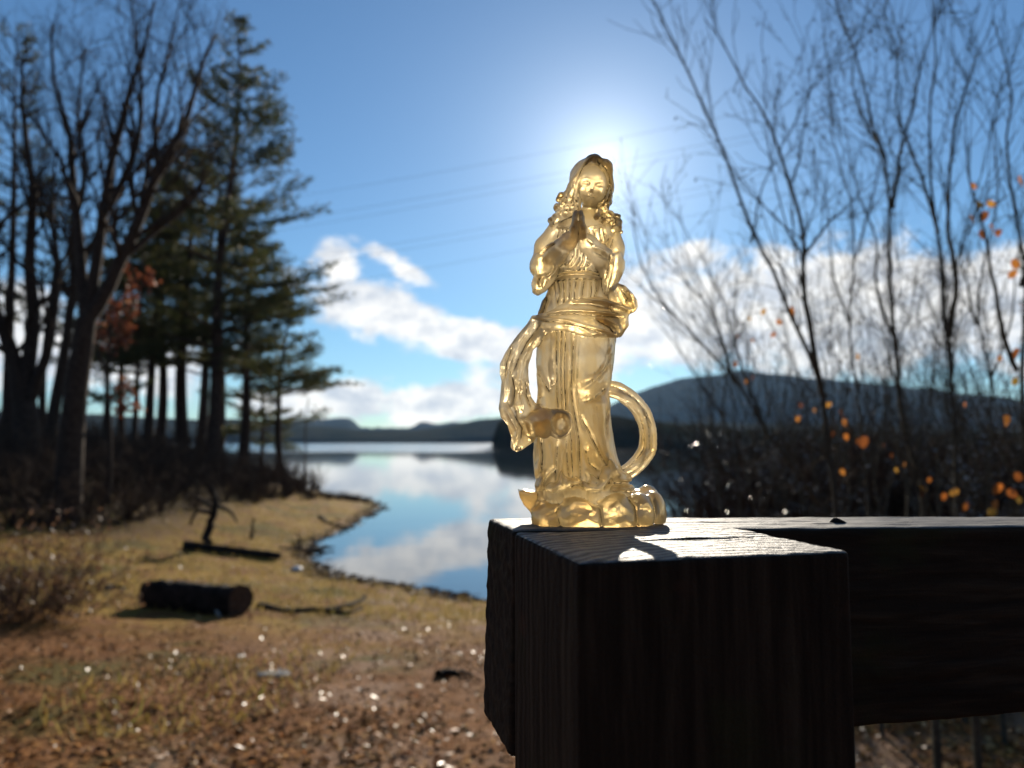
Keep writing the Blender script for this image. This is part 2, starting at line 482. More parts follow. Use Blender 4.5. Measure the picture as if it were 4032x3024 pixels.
# ================================================================== sculpting: signed distance fields turned into meshes
class Field:
    def __init__(self, lo, hi, h):
        self.h = h
        self.lo = np.floor(np.array(lo, float) / h) * h
        self.n = np.ceil((np.array(hi) - self.lo) / h).astype(int) + 1
        ax = [(self.lo[i] + h * np.arange(self.n[i])).astype(np.float32) for i in range(3)]
        self.ax = ax
        self.X, self.Y, self.Z = ax[0][:, None, None], ax[1][None, :, None], ax[2][None, None, :]
        self.F = np.full(self.n, 6.0, np.float32)
        self.GX, self.GZ = np.meshgrid(ax[0].astype(float), ax[2].astype(float), indexing='ij')
    def box(self, lo, hi):
        a = np.clip(np.floor((np.array(lo) - self.lo) / self.h).astype(int), 0, self.n - 1)
        b = np.clip(np.ceil((np.array(hi) - self.lo) / self.h).astype(int) + 1, 1, self.n)
        return tuple(slice(i, max(j, i + 1)) for i, j in zip(a, b))
    def merge(self, sl, d, k=0.0, cut=False):
        f = self.F[sl]
        d = d.astype(np.float32)
        if cut:
            d = -d
            if k > 0:
                hh = np.maximum(k - np.abs(f - d), 0) / k
                f[...] = np.maximum(f, d) + hh * hh * k * 0.25
            else:
                f[...] = np.maximum(f, d)
            return
        if k > 0:
            hh = np.maximum(k - np.abs(f - d), 0) / k
            f[...] = np.minimum(f, d) - hh * hh * k * 0.25
        else:
            f[...] = np.minimum(f, d)
    def local(self, sl):
        return self.X[sl[0]], self.Y[:, sl[1]], self.Z[:, :, sl[2]]
    def ellipsoid(self, c, r, k=0.0, tilt=0.0, pitch=0.0, cut=False):
        """tilt turns in the picture plane, pitch about the x axis (degrees)"""
        m = max(r) + 3 + k
        sl = self.box(np.array(c) - m, np.array(c) + m)
        x, y, z = self.local(sl)
        x, y, z = x - c[0], y - c[1], z - c[2]
        ct, st = math.cos(R(tilt)), math.sin(R(tilt))
        x, z = ct * x + st * z, -st * x + ct * z
        cp, sp = math.cos(R(pitch)), math.sin(R(pitch))
        y, z = cp * y + sp * z, -sp * y + cp * z
        k0 = np.sqrt((x / r[0]) ** 2 + (y / r[1]) ** 2 + (z / r[2]) ** 2)
        k1 = np.sqrt((x / r[0] ** 2) ** 2 + (y / r[1] ** 2) ** 2 + (z / r[2] ** 2) ** 2)
        self.merge(sl, k0 * (k0 - 1) / (k1 + 1e-6), k, cut)
    def chain(self, pts, rad, k=0.0, cut=False, flat=1.0, n=None):
        """tapered tube along points; flat squeezes it in depth"""
        pts = np.asarray(pts, float)
        rad = np.asarray(rad, float)
        if n:
            u = np.linspace(0, len(pts) - 1, n)
            rad = np.interp(u, np.arange(len(pts)), rad)
            w = np.concatenate(([0], np.cumsum(np.linalg.norm(np.diff(pts, axis=0), axis=1))))
            ss = np.interp(u, np.arange(len(pts)), w)
            fine = resample(pts, 200)
            pts = np.stack([np.interp(ss, np.linspace(0, w[-1], 200), fine[:, i]) for i in range(3)], -1)
        for a, b, ra, rb in zip(pts[:-1], pts[1:], rad[:-1], rad[1:]):
            m = max(ra, rb) + 2 + k
            sl = self.box(np.minimum(a, b) - m, np.maximum(a, b) + m)
            x, y, z = self.local(sl)
            e = b - a
            t_ = np.clip(((x - a[0]) * e[0] + (y - a[1]) * e[1] + (z - a[2]) * e[2]) / (e @ e + 1e-9), 0, 1)
            d = np.sqrt((x - a[0] - t_ * e[0]) ** 2 + ((y - a[1] - t_ * e[1]) / flat) ** 2 + (z - a[2] - t_ * e[2]) ** 2) - (ra + t_ * (rb - ra))
            self.merge(sl, d, k, cut)
    def pillow(self, poly, yc, half, rnd, k=0.0, dxz=None):
        """outline in x/z with rounded thickness about the depth yc (number or x,z map)"""
        poly = np.asarray(poly, float)
        m = 2.5 + k
        yl, yh = (float(np.min(yc)), float(np.max(yc))) if np.ndim(yc) else (yc, yc)
        sl = self.box((poly[:, 0].min() - m, yl - half - m, poly[:, 1].min() - m), (poly[:, 0].max() + m, yh + half + m, poly[:, 1].max() + m))
        gx_, gz_ = self.GX[sl[0], sl[2]], self.GZ[sl[0], sl[2]]
        d2 = poly_sdf(gx_, gz_, poly).astype(np.float32)[:, None, :]
        ycm = (yc[sl[0], sl[2]][:, None, :] if np.ndim(yc) else yc)
        y = np.abs(self.Y[:, sl[1]] - ycm)
        a, b_ = d2 + rnd, y - (half - rnd)
        d = np.sqrt(np.maximum(a, 0) ** 2 + np.maximum(b_, 0) ** 2) + np.minimum(np.maximum(a, b_), 0) - rnd
        self.merge(sl, d, k)
    def lines(self, specs):
        """2-D relief map from fold lines [(points x/z, half width, height)]"""
        H = np.zeros(self.GX.shape)
        for pts, w, amp in specs:
            pts = np.asarray(pts, float)
            best = np.full(H.shape, 1e9)
            L = np.concatenate(([0], np.cumsum(np.linalg.norm(np.diff(pts, axis=0), axis=1))))
            tt = np.zeros(H.shape)
            for i in range(len(pts) - 1):
                a, e = pts[i], pts[i + 1] - pts[i]
                t_ = np.clip(((self.GX - a[0]) * e[0] + (self.GZ - a[1]) * e[1]) / (e @ e + 1e-9), 0, 1)
                dd = (self.GX - a[0] - t_ * e[0]) ** 2 + (self.GZ - a[1] - t_ * e[1]) ** 2
                up = dd < best
                best = np.where(up, dd, best)
                tt = np.where(up, (L[i] + t_ * (L[i + 1] - L[i])) / L[-1], tt)
            env = np.clip(np.minimum(tt, 1 - tt) * 5 + 0.25, 0, 1) if w < 3 else 1
            H += amp * env * np.exp(-best / (w * w))
        return H
    def relief(self, H, front=True, ysplit=0.0, soft=3.0):
        w = 1 / (1 + np.exp((self.Y - ysplit) / soft * (4 if front else -4)))
        self.F -= (H[:, None, :] * w).astype(np.float32)
    def mesh(self, relax=2):
        F, h = self.F, self.h
        S = F < 0
        c = [S[i:S.shape[0] - 1 + i, j:S.shape[1] - 1 + j, k:S.shape[2] - 1 + k] for i in (0, 1) for j in (0, 1) for k in (0, 1)]
        cnt = sum(a.astype(np.int8) for a in c)
        act = (cnt > 0) & (cnt < 8)
        I = np.argwhere(act)
        vid = np.full(act.shape, -1, np.int32)
        vid[act] = np.arange(len(I))
        corn = {}
        for i in (0, 1):
            for j in (0, 1):
                for k in (0, 1):
                    corn[(i, j, k)] = F[I[:, 0] + i, I[:, 1] + j, I[:, 2] + k]
        acc, num = np.zeros((len(I), 3)), np.zeros(len(I))
        for a in corn:
            for axis in range(3):
                if a[axis] == 0:
                    b_ = tuple(1 if q_ == axis else a[q_] for q_ in range(3))
                    fa, fb = corn[a], corn[b_]
                    x_ = (fa < 0) != (fb < 0)
                    t_ = np.where(x_, fa / (fa - fb + 1e-12), 0)
                    p = np.array(a, float)[None].repeat(len(I), 0)
                    p[:, axis] += t_
                    acc += p * x_[:, None]
                    num += x_
        V = self.lo + h * (I + acc / num[:, None])
        quads = []
        for axis in range(3):
            o1, o2 = (axis + 1) % 3, (axis + 2) % 3
            a_ = [slice(None)] * 3
            b_ = [slice(None)] * 3
            a_[axis], b_[axis] = slice(0, -1), slice(1, None)
            for q_ in (o1, o2):
                a_[q_] = b_[q_] = slice(1, -1)
            A, B = S[tuple(a_)], S[tuple(b_)]
            for flip in (0, 1):
                E = np.argwhere((A & ~B) if flip == 0 else (~A & B))
                if not len(E):
                    continue
                E[:, o1] += 1
                E[:, o2] += 1
                c4 = []
                for d1, d2 in ((0, 0), (-1, 0), (-1, -1), (0, -1)):
                    e = E.copy()
                    e[:, o1] += d1
                    e[:, o2] += d2
                    c4.append(vid[e[:, 0], e[:, 1], e[:, 2]])
                f = np.stack(c4, -1)
                quads.append(f if flip == 0 else f[:, ::-1])
        Q = np.concatenate(quads)
        Q = Q[(Q >= 0).all(1)]
        for _ in range(relax):                       # light smoothing of grid steps
            s, w = np.zeros_like(V), np.zeros(len(V))
            for a_, b_ in ((0, 1), (1, 2), (2, 3), (3, 0)):
                for p_, q_ in ((a_, b_), (b_, a_)):
                    for ax_ in range(3):
                        s[:, ax_] += np.bincount(Q[:, p_], V[Q[:, q_], ax_], len(V))
                    w += np.bincount(Q[:, p_], minlength=len(V))
            V = 0.6 * V + 0.4 * s / np.maximum(w, 1)[:, None]
        return V, Q
def wob(x, y, z, seed, f, octs=3):
    """cheap 3-D noise for broken surfaces"""
    r_ = np.random.RandomState(seed)
    s, a = 0.0, 1.0
    for o in range(octs):
        for k in range(3):
            d = r_.randn(3)
            d /= np.linalg.norm(d)
            s = s + a * np.sin(np.float32(f * d[0]) * x + np.float32(f * d[1]) * y + np.float32(f * d[2]) * z + np.float32(r_.rand() * 6.28)) / 3
        a *= 0.55
        f *= 1.9
    return s

# ------------------------------------------------------------------ fence post and rail
H_TOP = 0.038                                            # camera height over the timber
TOP_Z = CAM_Z - H_TOP
c_fl = on_level(2276, 2214, TOP_Z)                        # near left top corner of the post
TH = R(14.3)
fence = thing('wooden_fence', (c_fl[0], c_fl[1], 0.0), "weathered wooden fence post with a rail running off to the right", "fence")
fence.rotation_euler = (0, 0, TH)
PW, PD, RD, RH = 99.0, 80.0, 52.0, 91.0                    # mm: post width, post depth, rail depth, rail height

def timber_mat(name, along, end_grain):
    mt, t, out = material(name)
    co = t.n('ShaderNodeTexCoord').outputs['Object']
    sc = {'x': (5.0, 60.0, 60.0), 'z': (60.0, 60.0, 4.0)}[along]
    grain = t.noise(t.v('MULTIPLY', co, sc), 3.0, 6.0, 0.6, 0.4)
    blot = t.noise(co, 14.0, 5.0, 0.6)
    fine = t.noise(co, 900.0, 3.0, 0.7)
    geo = t.n('ShaderNodeNewGeometry')
    side = t.ramp(grain, [(0.25, (0.012, 0.007, 0.0045)), (0.5, (0.030, 0.020, 0.012)), (0.75, (0.065, 0.046, 0.028))])
    side = t.mix(t.m('MULTIPLY', t.smooth(blot, 0.52, 0.66), 0.6), side, (0.032, 0.034, 0.012))
    side = t.mix(t.m('MULTIPLY', t.smooth(t.noise(co, 22.0, 3.0), 0.60, 0.70), 0.5), side, (0.075, 0.034, 0.018))
    # weathered timber: sunlit top painted paler, shaded sides painted near black
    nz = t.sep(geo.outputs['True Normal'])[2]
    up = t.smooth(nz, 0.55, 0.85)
    if end_grain:
        ox, oy, oz = t.sep(co)
        dx, dy = t.m('SUBTRACT', ox, 0.052), t.m('SUBTRACT', oy, -0.055)
        rr = t.m('SQRT', t.m('ADD', t.m('MULTIPLY', dx, dx), t.m('MULTIPLY', dy, dy)))
        rr = t.m('ADD', rr, t.m('MULTIPLY', t.noise(co, 45.0, 3.0), 0.010))
        ring = t.m('MULTIPLY_ADD', t.m('SINE', t.m('MULTIPLY', rr, 1150.0)), 0.5, 0.5)
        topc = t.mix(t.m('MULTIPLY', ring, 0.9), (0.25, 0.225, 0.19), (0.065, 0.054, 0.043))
        hgt = t.m('MULTIPLY_ADD', ring, -0.45, t.m('MULTIPLY', t.noise(t.v('MULTIPLY', co, (1.0, 0.35, 1.0)), 700.0, 3.0, 0.7), 1.0))
    else:
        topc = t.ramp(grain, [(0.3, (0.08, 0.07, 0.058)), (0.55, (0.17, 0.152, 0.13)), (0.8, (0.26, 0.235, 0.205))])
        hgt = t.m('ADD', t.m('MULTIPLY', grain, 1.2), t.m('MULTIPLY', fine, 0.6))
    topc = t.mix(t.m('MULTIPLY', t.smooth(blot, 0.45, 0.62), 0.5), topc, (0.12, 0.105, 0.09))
    b = t.n('ShaderNodeBsdfPrincipled')
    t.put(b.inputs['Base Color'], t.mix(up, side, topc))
    t.put(b.inputs['Roughness'], t.smooth(up, 0, 1, 0.85, 0.58))
    t.put(b.inputs['Specular IOR Level'], t.smooth(up, 0, 1, 0.12, 0.17))
    hh = t.m('MULTIPLY', hgt, t.smooth(up, 0, 1, 0.8, 1.0))
    t.put(b.inputs['Normal'], t.bump(hh, 0.95, 0.0011))
    mt.node_tree.links.new(b.outputs[0], out.inputs[0])
    return mt
def sd_box(f, lo, hi, rnd, k=0.0):
    c, hs = (np.array(lo) + hi) / 2, (np.array(hi) - lo) / 2
    a = [np.abs(v_ - c[i]) - (hs[i] - rnd) for i, v_ in enumerate((f.X, f.Y, f.Z))]
    d = np.sqrt(np.maximum(a[0], 0) ** 2 + np.maximum(a[1], 0) ** 2 + np.maximum(a[2], 0) ** 2) + np.minimum(np.maximum(np.maximum(a[0], a[1]), a[2]), 0) - rnd
    return d
T_MM = TOP_Z * 1000.0
def low_box(x0, x1, y0, y1, z0, z1):
    v_ = [(x, y, z) for z in (z0, z1) for y in (y0, y1) for x in (x0, x1)]
    f_ = [(0, 2, 3, 1), (4, 5, 7, 6), (0, 1, 5, 4), (2, 6, 7, 3), (0, 4, 6, 2), (1, 3, 7, 5)]
    return np.array(v_, float), np.array(f_)
# post
P_ = Field((-3, -3, T_MM - 190), (PW + 3, PD + 3, T_MM + 3), 0.8)
d = sd_box(P_, (0, 0, T_MM - 220), (PW, PD, T_MM), 1.6)
d = d + 0.22 * wob(P_.X, P_.Y, P_.Z * 0.12, 4, 0.25) + 0.10 * wob(P_.X, P_.Y, P_.Z * 0.05, 6, 1.1)
d = d + 0.5 * np.maximum(wob(P_.X, P_.Y * 0.4, P_.Z, 9, 0.16), 0.1) * np.exp(-np.maximum(T_MM - P_.Z, 0) / 3.0)
P_.F[...] = d.astype(np.float32)
P_.chain([(34, 46, T_MM), (60, 45, T_MM), (88, 42, T_MM + .3)], [0.9, 2.3, 1.3], 0.6, cut=True)   # weather check in the end grain
P_.chain([(88, 43, T_MM), (70, 52, T_MM + .3), (99, 55, T_MM)], [0.7, 0.5, 0.6], 0.4, cut=True)
P_.chain([(2, -1, T_MM - 60), (3, -1, T_MM - 190)], [0.8, 1.6], 0.5, cut=True)
P_.chain([(40, -0.6, T_MM - 20), (42, -0.4, T_MM - 190)], [0.4, 1.2], 0.5, cut=True)
P_.chain([(-0.6, 30, T_MM - 8), (-0.4, 31, T_MM - 190)], [0.5, 1.0], 0.5, cut=True)
V, Q = P_.mesh(1)
post_me = mesh_np('post', V / 1000.0, Q)
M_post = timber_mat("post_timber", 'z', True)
bv, bf = low_box(0.6, PW - 0.6, 0.6, PD - 0.6, -200, T_MM - 188)
foot_me = mesh_np('post_foot', bv / 1000.0, bf, False)
for px_ in (0.0, 0.512, 2.35):
    po = obj('post', post_me, M_post, fence, (px_, 0, 0))
    obj('post_foot', foot_me, M_post, po)
# rail, lapped behind the post, flush with its left side
L_ = Field((-3, PD - 2, T_MM - RH - 4), (560, PD + RD + 5, T_MM + 4), 0.95)
d = sd_box(L_, (0, PD + 0.8, T_MM - RH), (700, PD + RD, T_MM - 0.4), 2.0)
d = d + 0.4 * wob(L_.X * 0.06, L_.Y, L_.Z, 14, 0.5) + 0.25 * wob(L_.X * 0.25, L_.Y, L_.Z, 17, 0.7)
d = d + 2.2 * np.maximum(wob(L_.X, L_.Y * 0, L_.Z * 0, 21, 0.035) - 0.25, 0) * np.exp(-((L_.Y - PD) ** 2 + (L_.Z - T_MM) ** 2) / 60.0)
L_.F[...] = d.astype(np.float32)
L_.chain([(60, PD + 30, T_MM), (110, PD + 31, T_MM + .2), (165, PD + 29, T_MM)], [0.6, 1.5, 0.6], 0.6, cut=True)
L_.chain([(210, PD + 20, T_MM), (260, PD + 21, T_MM)], [0.5, 0.8], 0.5, cut=True)
V, Q = L_.mesh(1)
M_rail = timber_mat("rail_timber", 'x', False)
rails = [obj('rail', mesh_np('rail', V / 1000.0, Q), M_rail, fence)]
bv, bf = low_box(562, 2440, PD + 1.5, PD + RD - 0.6, T_MM - RH + .8, T_MM - 1.0)
rails.append(obj('rail', mesh_np('rail', bv / 1000.0, bf, False), M_rail, fence))
SAG = R(1.15)                                            # the rail sags a little to the right
for ro in rails:
    ro.rotation_euler = (0, SAG, 0)
    px_, pz_ = 0.06, TOP_Z
    ro.location = (px_ - (px_ * math.cos(SAG) + pz_ * math.sin(SAG)), 0, pz_ - (-px_ * math.sin(SAG) + pz_ * math.cos(SAG)))

# ================================================================== the figurine
D_BASE = on_level(2340, 2081, TOP_Z)[1] + 0.019            # distance of the figurine's middle
FX0 = at(2330, 1700, D_BASE)[0]
def S(px, py, d=0.0):
    """photograph pixel -> figurine millimetres (x right, y away, z up) at depth d"""
    p = at(px, py, D_BASE + d / 1000.0)
    return np.array(((p[0] - FX0) * 1000, d, (p[2] - TOP_Z) * 1000))
def S2(pts, d=0.0):
    return [S(x, y, d)[[0, 2]] for x, y in pts]
MMP = (S(2400, 1500)[0] - S(2300, 1500)[0]) / 100.0         # millimetres per pixel
def W(v):
    return v * MMP
fig = thing('goddess_figurine', (FX0, D_BASE, TOP_Z + 0.0004), "translucent gold resin figurine of a robed woman with praying hands, on the fence post", "figurine")

def resin(name, ta, tb):
    mt, t, out = material(name)
    co = t.n('ShaderNodeTexCoord').outputs['Object']
    geo = t.n('ShaderNodeNewGeometry')
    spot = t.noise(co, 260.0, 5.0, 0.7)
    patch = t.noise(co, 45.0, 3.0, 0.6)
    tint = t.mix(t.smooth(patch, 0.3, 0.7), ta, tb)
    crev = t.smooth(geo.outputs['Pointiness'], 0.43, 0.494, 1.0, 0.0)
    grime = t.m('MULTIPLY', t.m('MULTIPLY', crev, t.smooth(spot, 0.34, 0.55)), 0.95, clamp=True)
    glass = t.n('ShaderNodeBsdfRefraction')
    t.put(glass.inputs['Color'], tint)
    glass.inputs['IOR'].default_value = 1.45
    glass.inputs['Roughness'].default_value = 0.36
    trn = t.n('ShaderNodeBsdfTranslucent')
    t.put(trn.inputs[0], tint)
    dif = t.n('ShaderNodeBsdfDiffuse')
    t.put(dif.inputs[0], t.mix(0.5, tint, (0.8, 0.6, 0.3)))
    gls = t.n('ShaderNodeBsdfGlossy')
    gls.inputs['Roughness'].default_value = 0.16
    gls.inputs['Color'].default_value = (1.0, 0.95, 0.85, 1)
    def mixs(f, a, b):
        nd = t.n('ShaderNodeMixShader')
        t.put(nd.inputs[0], f)
        t.t.links.new(a.outputs[0], nd.inputs[1])
        t.t.links.new(b.outputs[0], nd.inputs[2])
        return nd
    soft = mixs(0.12, trn, dif)
    gold = t.n('ShaderNodeBsdfGlossy')
    gold.inputs['Roughness'].default_value = 0.26
    t.put(gold.inputs['Color'], t.mix(0.4, tint, (1.0, 0.78, 0.40)))
    inner = mixs(0.54, glass, soft)
    core = mixs(0.20, inner, gold)
    inner.name, core.name, gold.name, glass.name, soft.name = 'mix_soft', 'mix_gold', 'gold', 'glass', 'mix_dif'
    fres = t.n('ShaderNodeFresnel')
    fres.inputs[0].default_value = 1.45
    surf = mixs(fres.outputs[0], core, gls)
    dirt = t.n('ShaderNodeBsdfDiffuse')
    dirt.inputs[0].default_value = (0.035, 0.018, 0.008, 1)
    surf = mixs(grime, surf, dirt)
    bmp = t.bump(t.m('ADD', t.noise(co, 700.0, 3.0, 0.6), t.m('MULTIPLY', t.noise(co, 160.0, 3.0, 0.5), 2.0)), 0.35, 0.0006)
    for nd in (glass, trn, dif, gls, gold):
        t.put(nd.inputs['Normal'], bmp)
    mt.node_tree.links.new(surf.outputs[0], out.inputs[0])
    return mt
M_resin = resin("gold_resin", (0.975, 0.79, 0.455), (1.0, 0.91, 0.735))
M_amber = resin("amber_resin", (0.98, 0.73, 0.37), (1.0, 0.86, 0.58))

VOX = 0.42
PARTS = []
def finish(name, f):
    PARTS.append((name, f))

# ---- cloud base
f = Field((-40, -24, -1.5), (40, 24, 22), VOX)
lob = [((2345, 2045), 232, 82, -7, 12.5), ((2262, 2032), 96, 88, -8, 12.5), ((2412, 2030), 88, 88, -8.5, 12), ((2160, 2040), 66, 74, -5, 11), ((2515, 2028), 62, 82, -5, 11), ((2572, 2022), 50, 86, 2, 10),
       ((2330, 1990), 170, 62, 3, 14), ((2548, 1978), 52, 66, 11, 7), ((2150, 1985), 46, 50, 9, 7), ((2330, 1990), 160, 66, 11, 9), ((2450, 1990), 120, 66, 9, 9)]
for (px, py), rx, rz, dy, ry in lob:
    f.ellipsoid(S(px, py, dy), (W(rx), ry, W(rz)), 2.6)
pet = S2([(2040, 1932), (2062, 1930), (2112, 1940), (2135, 1990), (2120, 2040), (2095, 2025), (2062, 1990), (2047, 1960)], 0)
f.pillow(pet, 0.0, 6.0, 2.0, 1.2)
f.F = np.maximum(f.F, (0.0 - f.Z)).astype(np.float32)
f.F = np.maximum(f.F, (np.sqrt(f.X ** 2 * 0 + f.Y ** 2) - 21.5 + 0 * f.Z)).astype(np.float32)
H = f.lines([(S2([(2204, 1960), (2185, 2010), (2200, 2066)]), .7, -.8), (S2([(2290, 1955), (2345, 1985), (2352, 2070)]), .7, -1.1), (S2([(2455, 1955), (2480, 1990), (2484, 2070)]), .7, -1.0),
             (S2([(2140, 2030), (2180, 2010), (2200, 1990)]), 1.0, -0.8), (S2([(2560, 1960), (2568, 2010), (2560, 2060)]), 1.0, -1.0), (S2([(2100, 1995), (2170, 1975), (2225, 1970)]), 1.0, -0.7),
             (S2([(2215, 1995), (2250, 1965), (2300, 1968), (2318, 2000), (2290, 2020)]), 1.2, .8), (S2([(2150, 2040), (2190, 2020), (2225, 2035)]), 1.2, .7), (S2([(2250, 2050), (2300, 2030), (2340, 2050)]), 1.5, .7), (S2([(2500, 1985), (2530, 1975), (2552, 2005)]), 1.2, .7), (S2([(2400, 2050), (2440, 2035), (2470, 2050)]), 1.3, .6), (S2([(2380, 2000), (2420, 1975), (2460, 2000)]), 1.4, .5)])
f.relief(H, True, -3.0)
f.F += (0.22 * wob(f.X, f.Y, f.Z, 40, 0.45)).astype(np.float32)
f.F = np.maximum(f.F, (0.0 - f.Z)).astype(np.float32)
finish('cloud_base', f)

# ---- robe
prof = [(838, 2285, 2352, 4.0, 0), (862, 2250, 2372, 5.5, 0), (882, 2192, 2418, 7.0, 0), (905, 2172, 2428, 8.0, 0), (950, 2178, 2418, 9.0, -.5), (1010, 2186, 2396, 9.2, -.5), (1060, 2190, 2370, 8.6, 0),
        (1082, 2190, 2362, 8.2, 0), (1105, 2180, 2372, 8.8, 0), (1160, 2150, 2398, 10.2, 0), (1240, 2117, 2428, 11.5, 0), (1340, 2120, 2426, 11.8, 0), (1420, 2115, 2419, 12, 0), (1500, 2122, 2407, 11.8, 0),
        (1560, 2117, 2398, 11.5, 0), (1620, 2109, 2395, 11.5, 0), (1720, 2103, 2407, 12, 0), (1790, 2099, 2420, 12.5, 0), (1845, 2102, 2443, 13.5, 0), (1885, 2110, 2474, 14.5, 0), (1945, 2108, 2488, 15.5, 0)]
pz = np.array([S(2300, p[0])[2] for p in prof])[::-1]
pl = np.array([S(p[1], p[0])[0] for p in prof])[::-1]
pr = np.array([S(p[2], p[0])[0] for p in prof])[::-1]
pd_ = np.array([p[3] for p in prof])[::-1]
pc = np.array([p[4] for p in prof])[::-1]
f = Field((-33, -23, 6), (22, 19, S(2300, 835)[2] + 2), VOX)
zz = f.ax[2]
cx, rx = np.interp(zz, pz, (pl + pr) / 2), np.interp(zz, pz, (pr - pl) / 2)
ry, cyy = np.interp(zz, pz, pd_), np.interp(zz, pz, pc)
e = np.sqrt(((f.X - cx) / rx) ** 2 + ((f.Y - cyy) / ry) ** 2) - 1
d = e * np.minimum(rx, ry) * 0.95
d = np.maximum(d, f.Z - pz[-1])
d = np.maximum(d, 7.5 - f.Z)
f.F[...] = np.minimum(d, 6)
def front_y(gx_, gz_):
    """depth of the robe's front surface over x,z"""
    c_, r_ = np.interp(gz_, pz, (pl + pr) / 2), np.interp(gz_, pz, (pr - pl) / 2)
    u = np.clip(1 - ((gx_ - c_) / r_) ** 2, 0, 1)
    return np.interp(gz_, pz, pc) - np.interp(gz_, pz, pd_) * np.sqrt(u)
# hem gathered on the cloud
for (px, py), rx_, rz_, dd in [((2132, 1912), 24, 26, -9), ((2172, 1922), 30, 17, -14), ((2215, 1905), 20, 28, -15), ((2256, 1906), 28, 20, -16), ((2300, 1918), 26, 15, -16.5), ((2350, 1912), 34, 17, -16), ((2384, 1882), 20, 26, -14.5), ((2425, 1888), 26, 17, -13), ((2464, 1890), 24, 22, -10), ((2440, 1922), 36, 15, -13), ((2480, 1925), 20, 20, -7), ((2120, 1870), 16, 36, -6)]:
    f.ellipsoid(S(px, py, dd - 1.6), (W(rx_), 3.0, W(rz_)), 0.9, tilt=(px * 7) % 50 - 25)
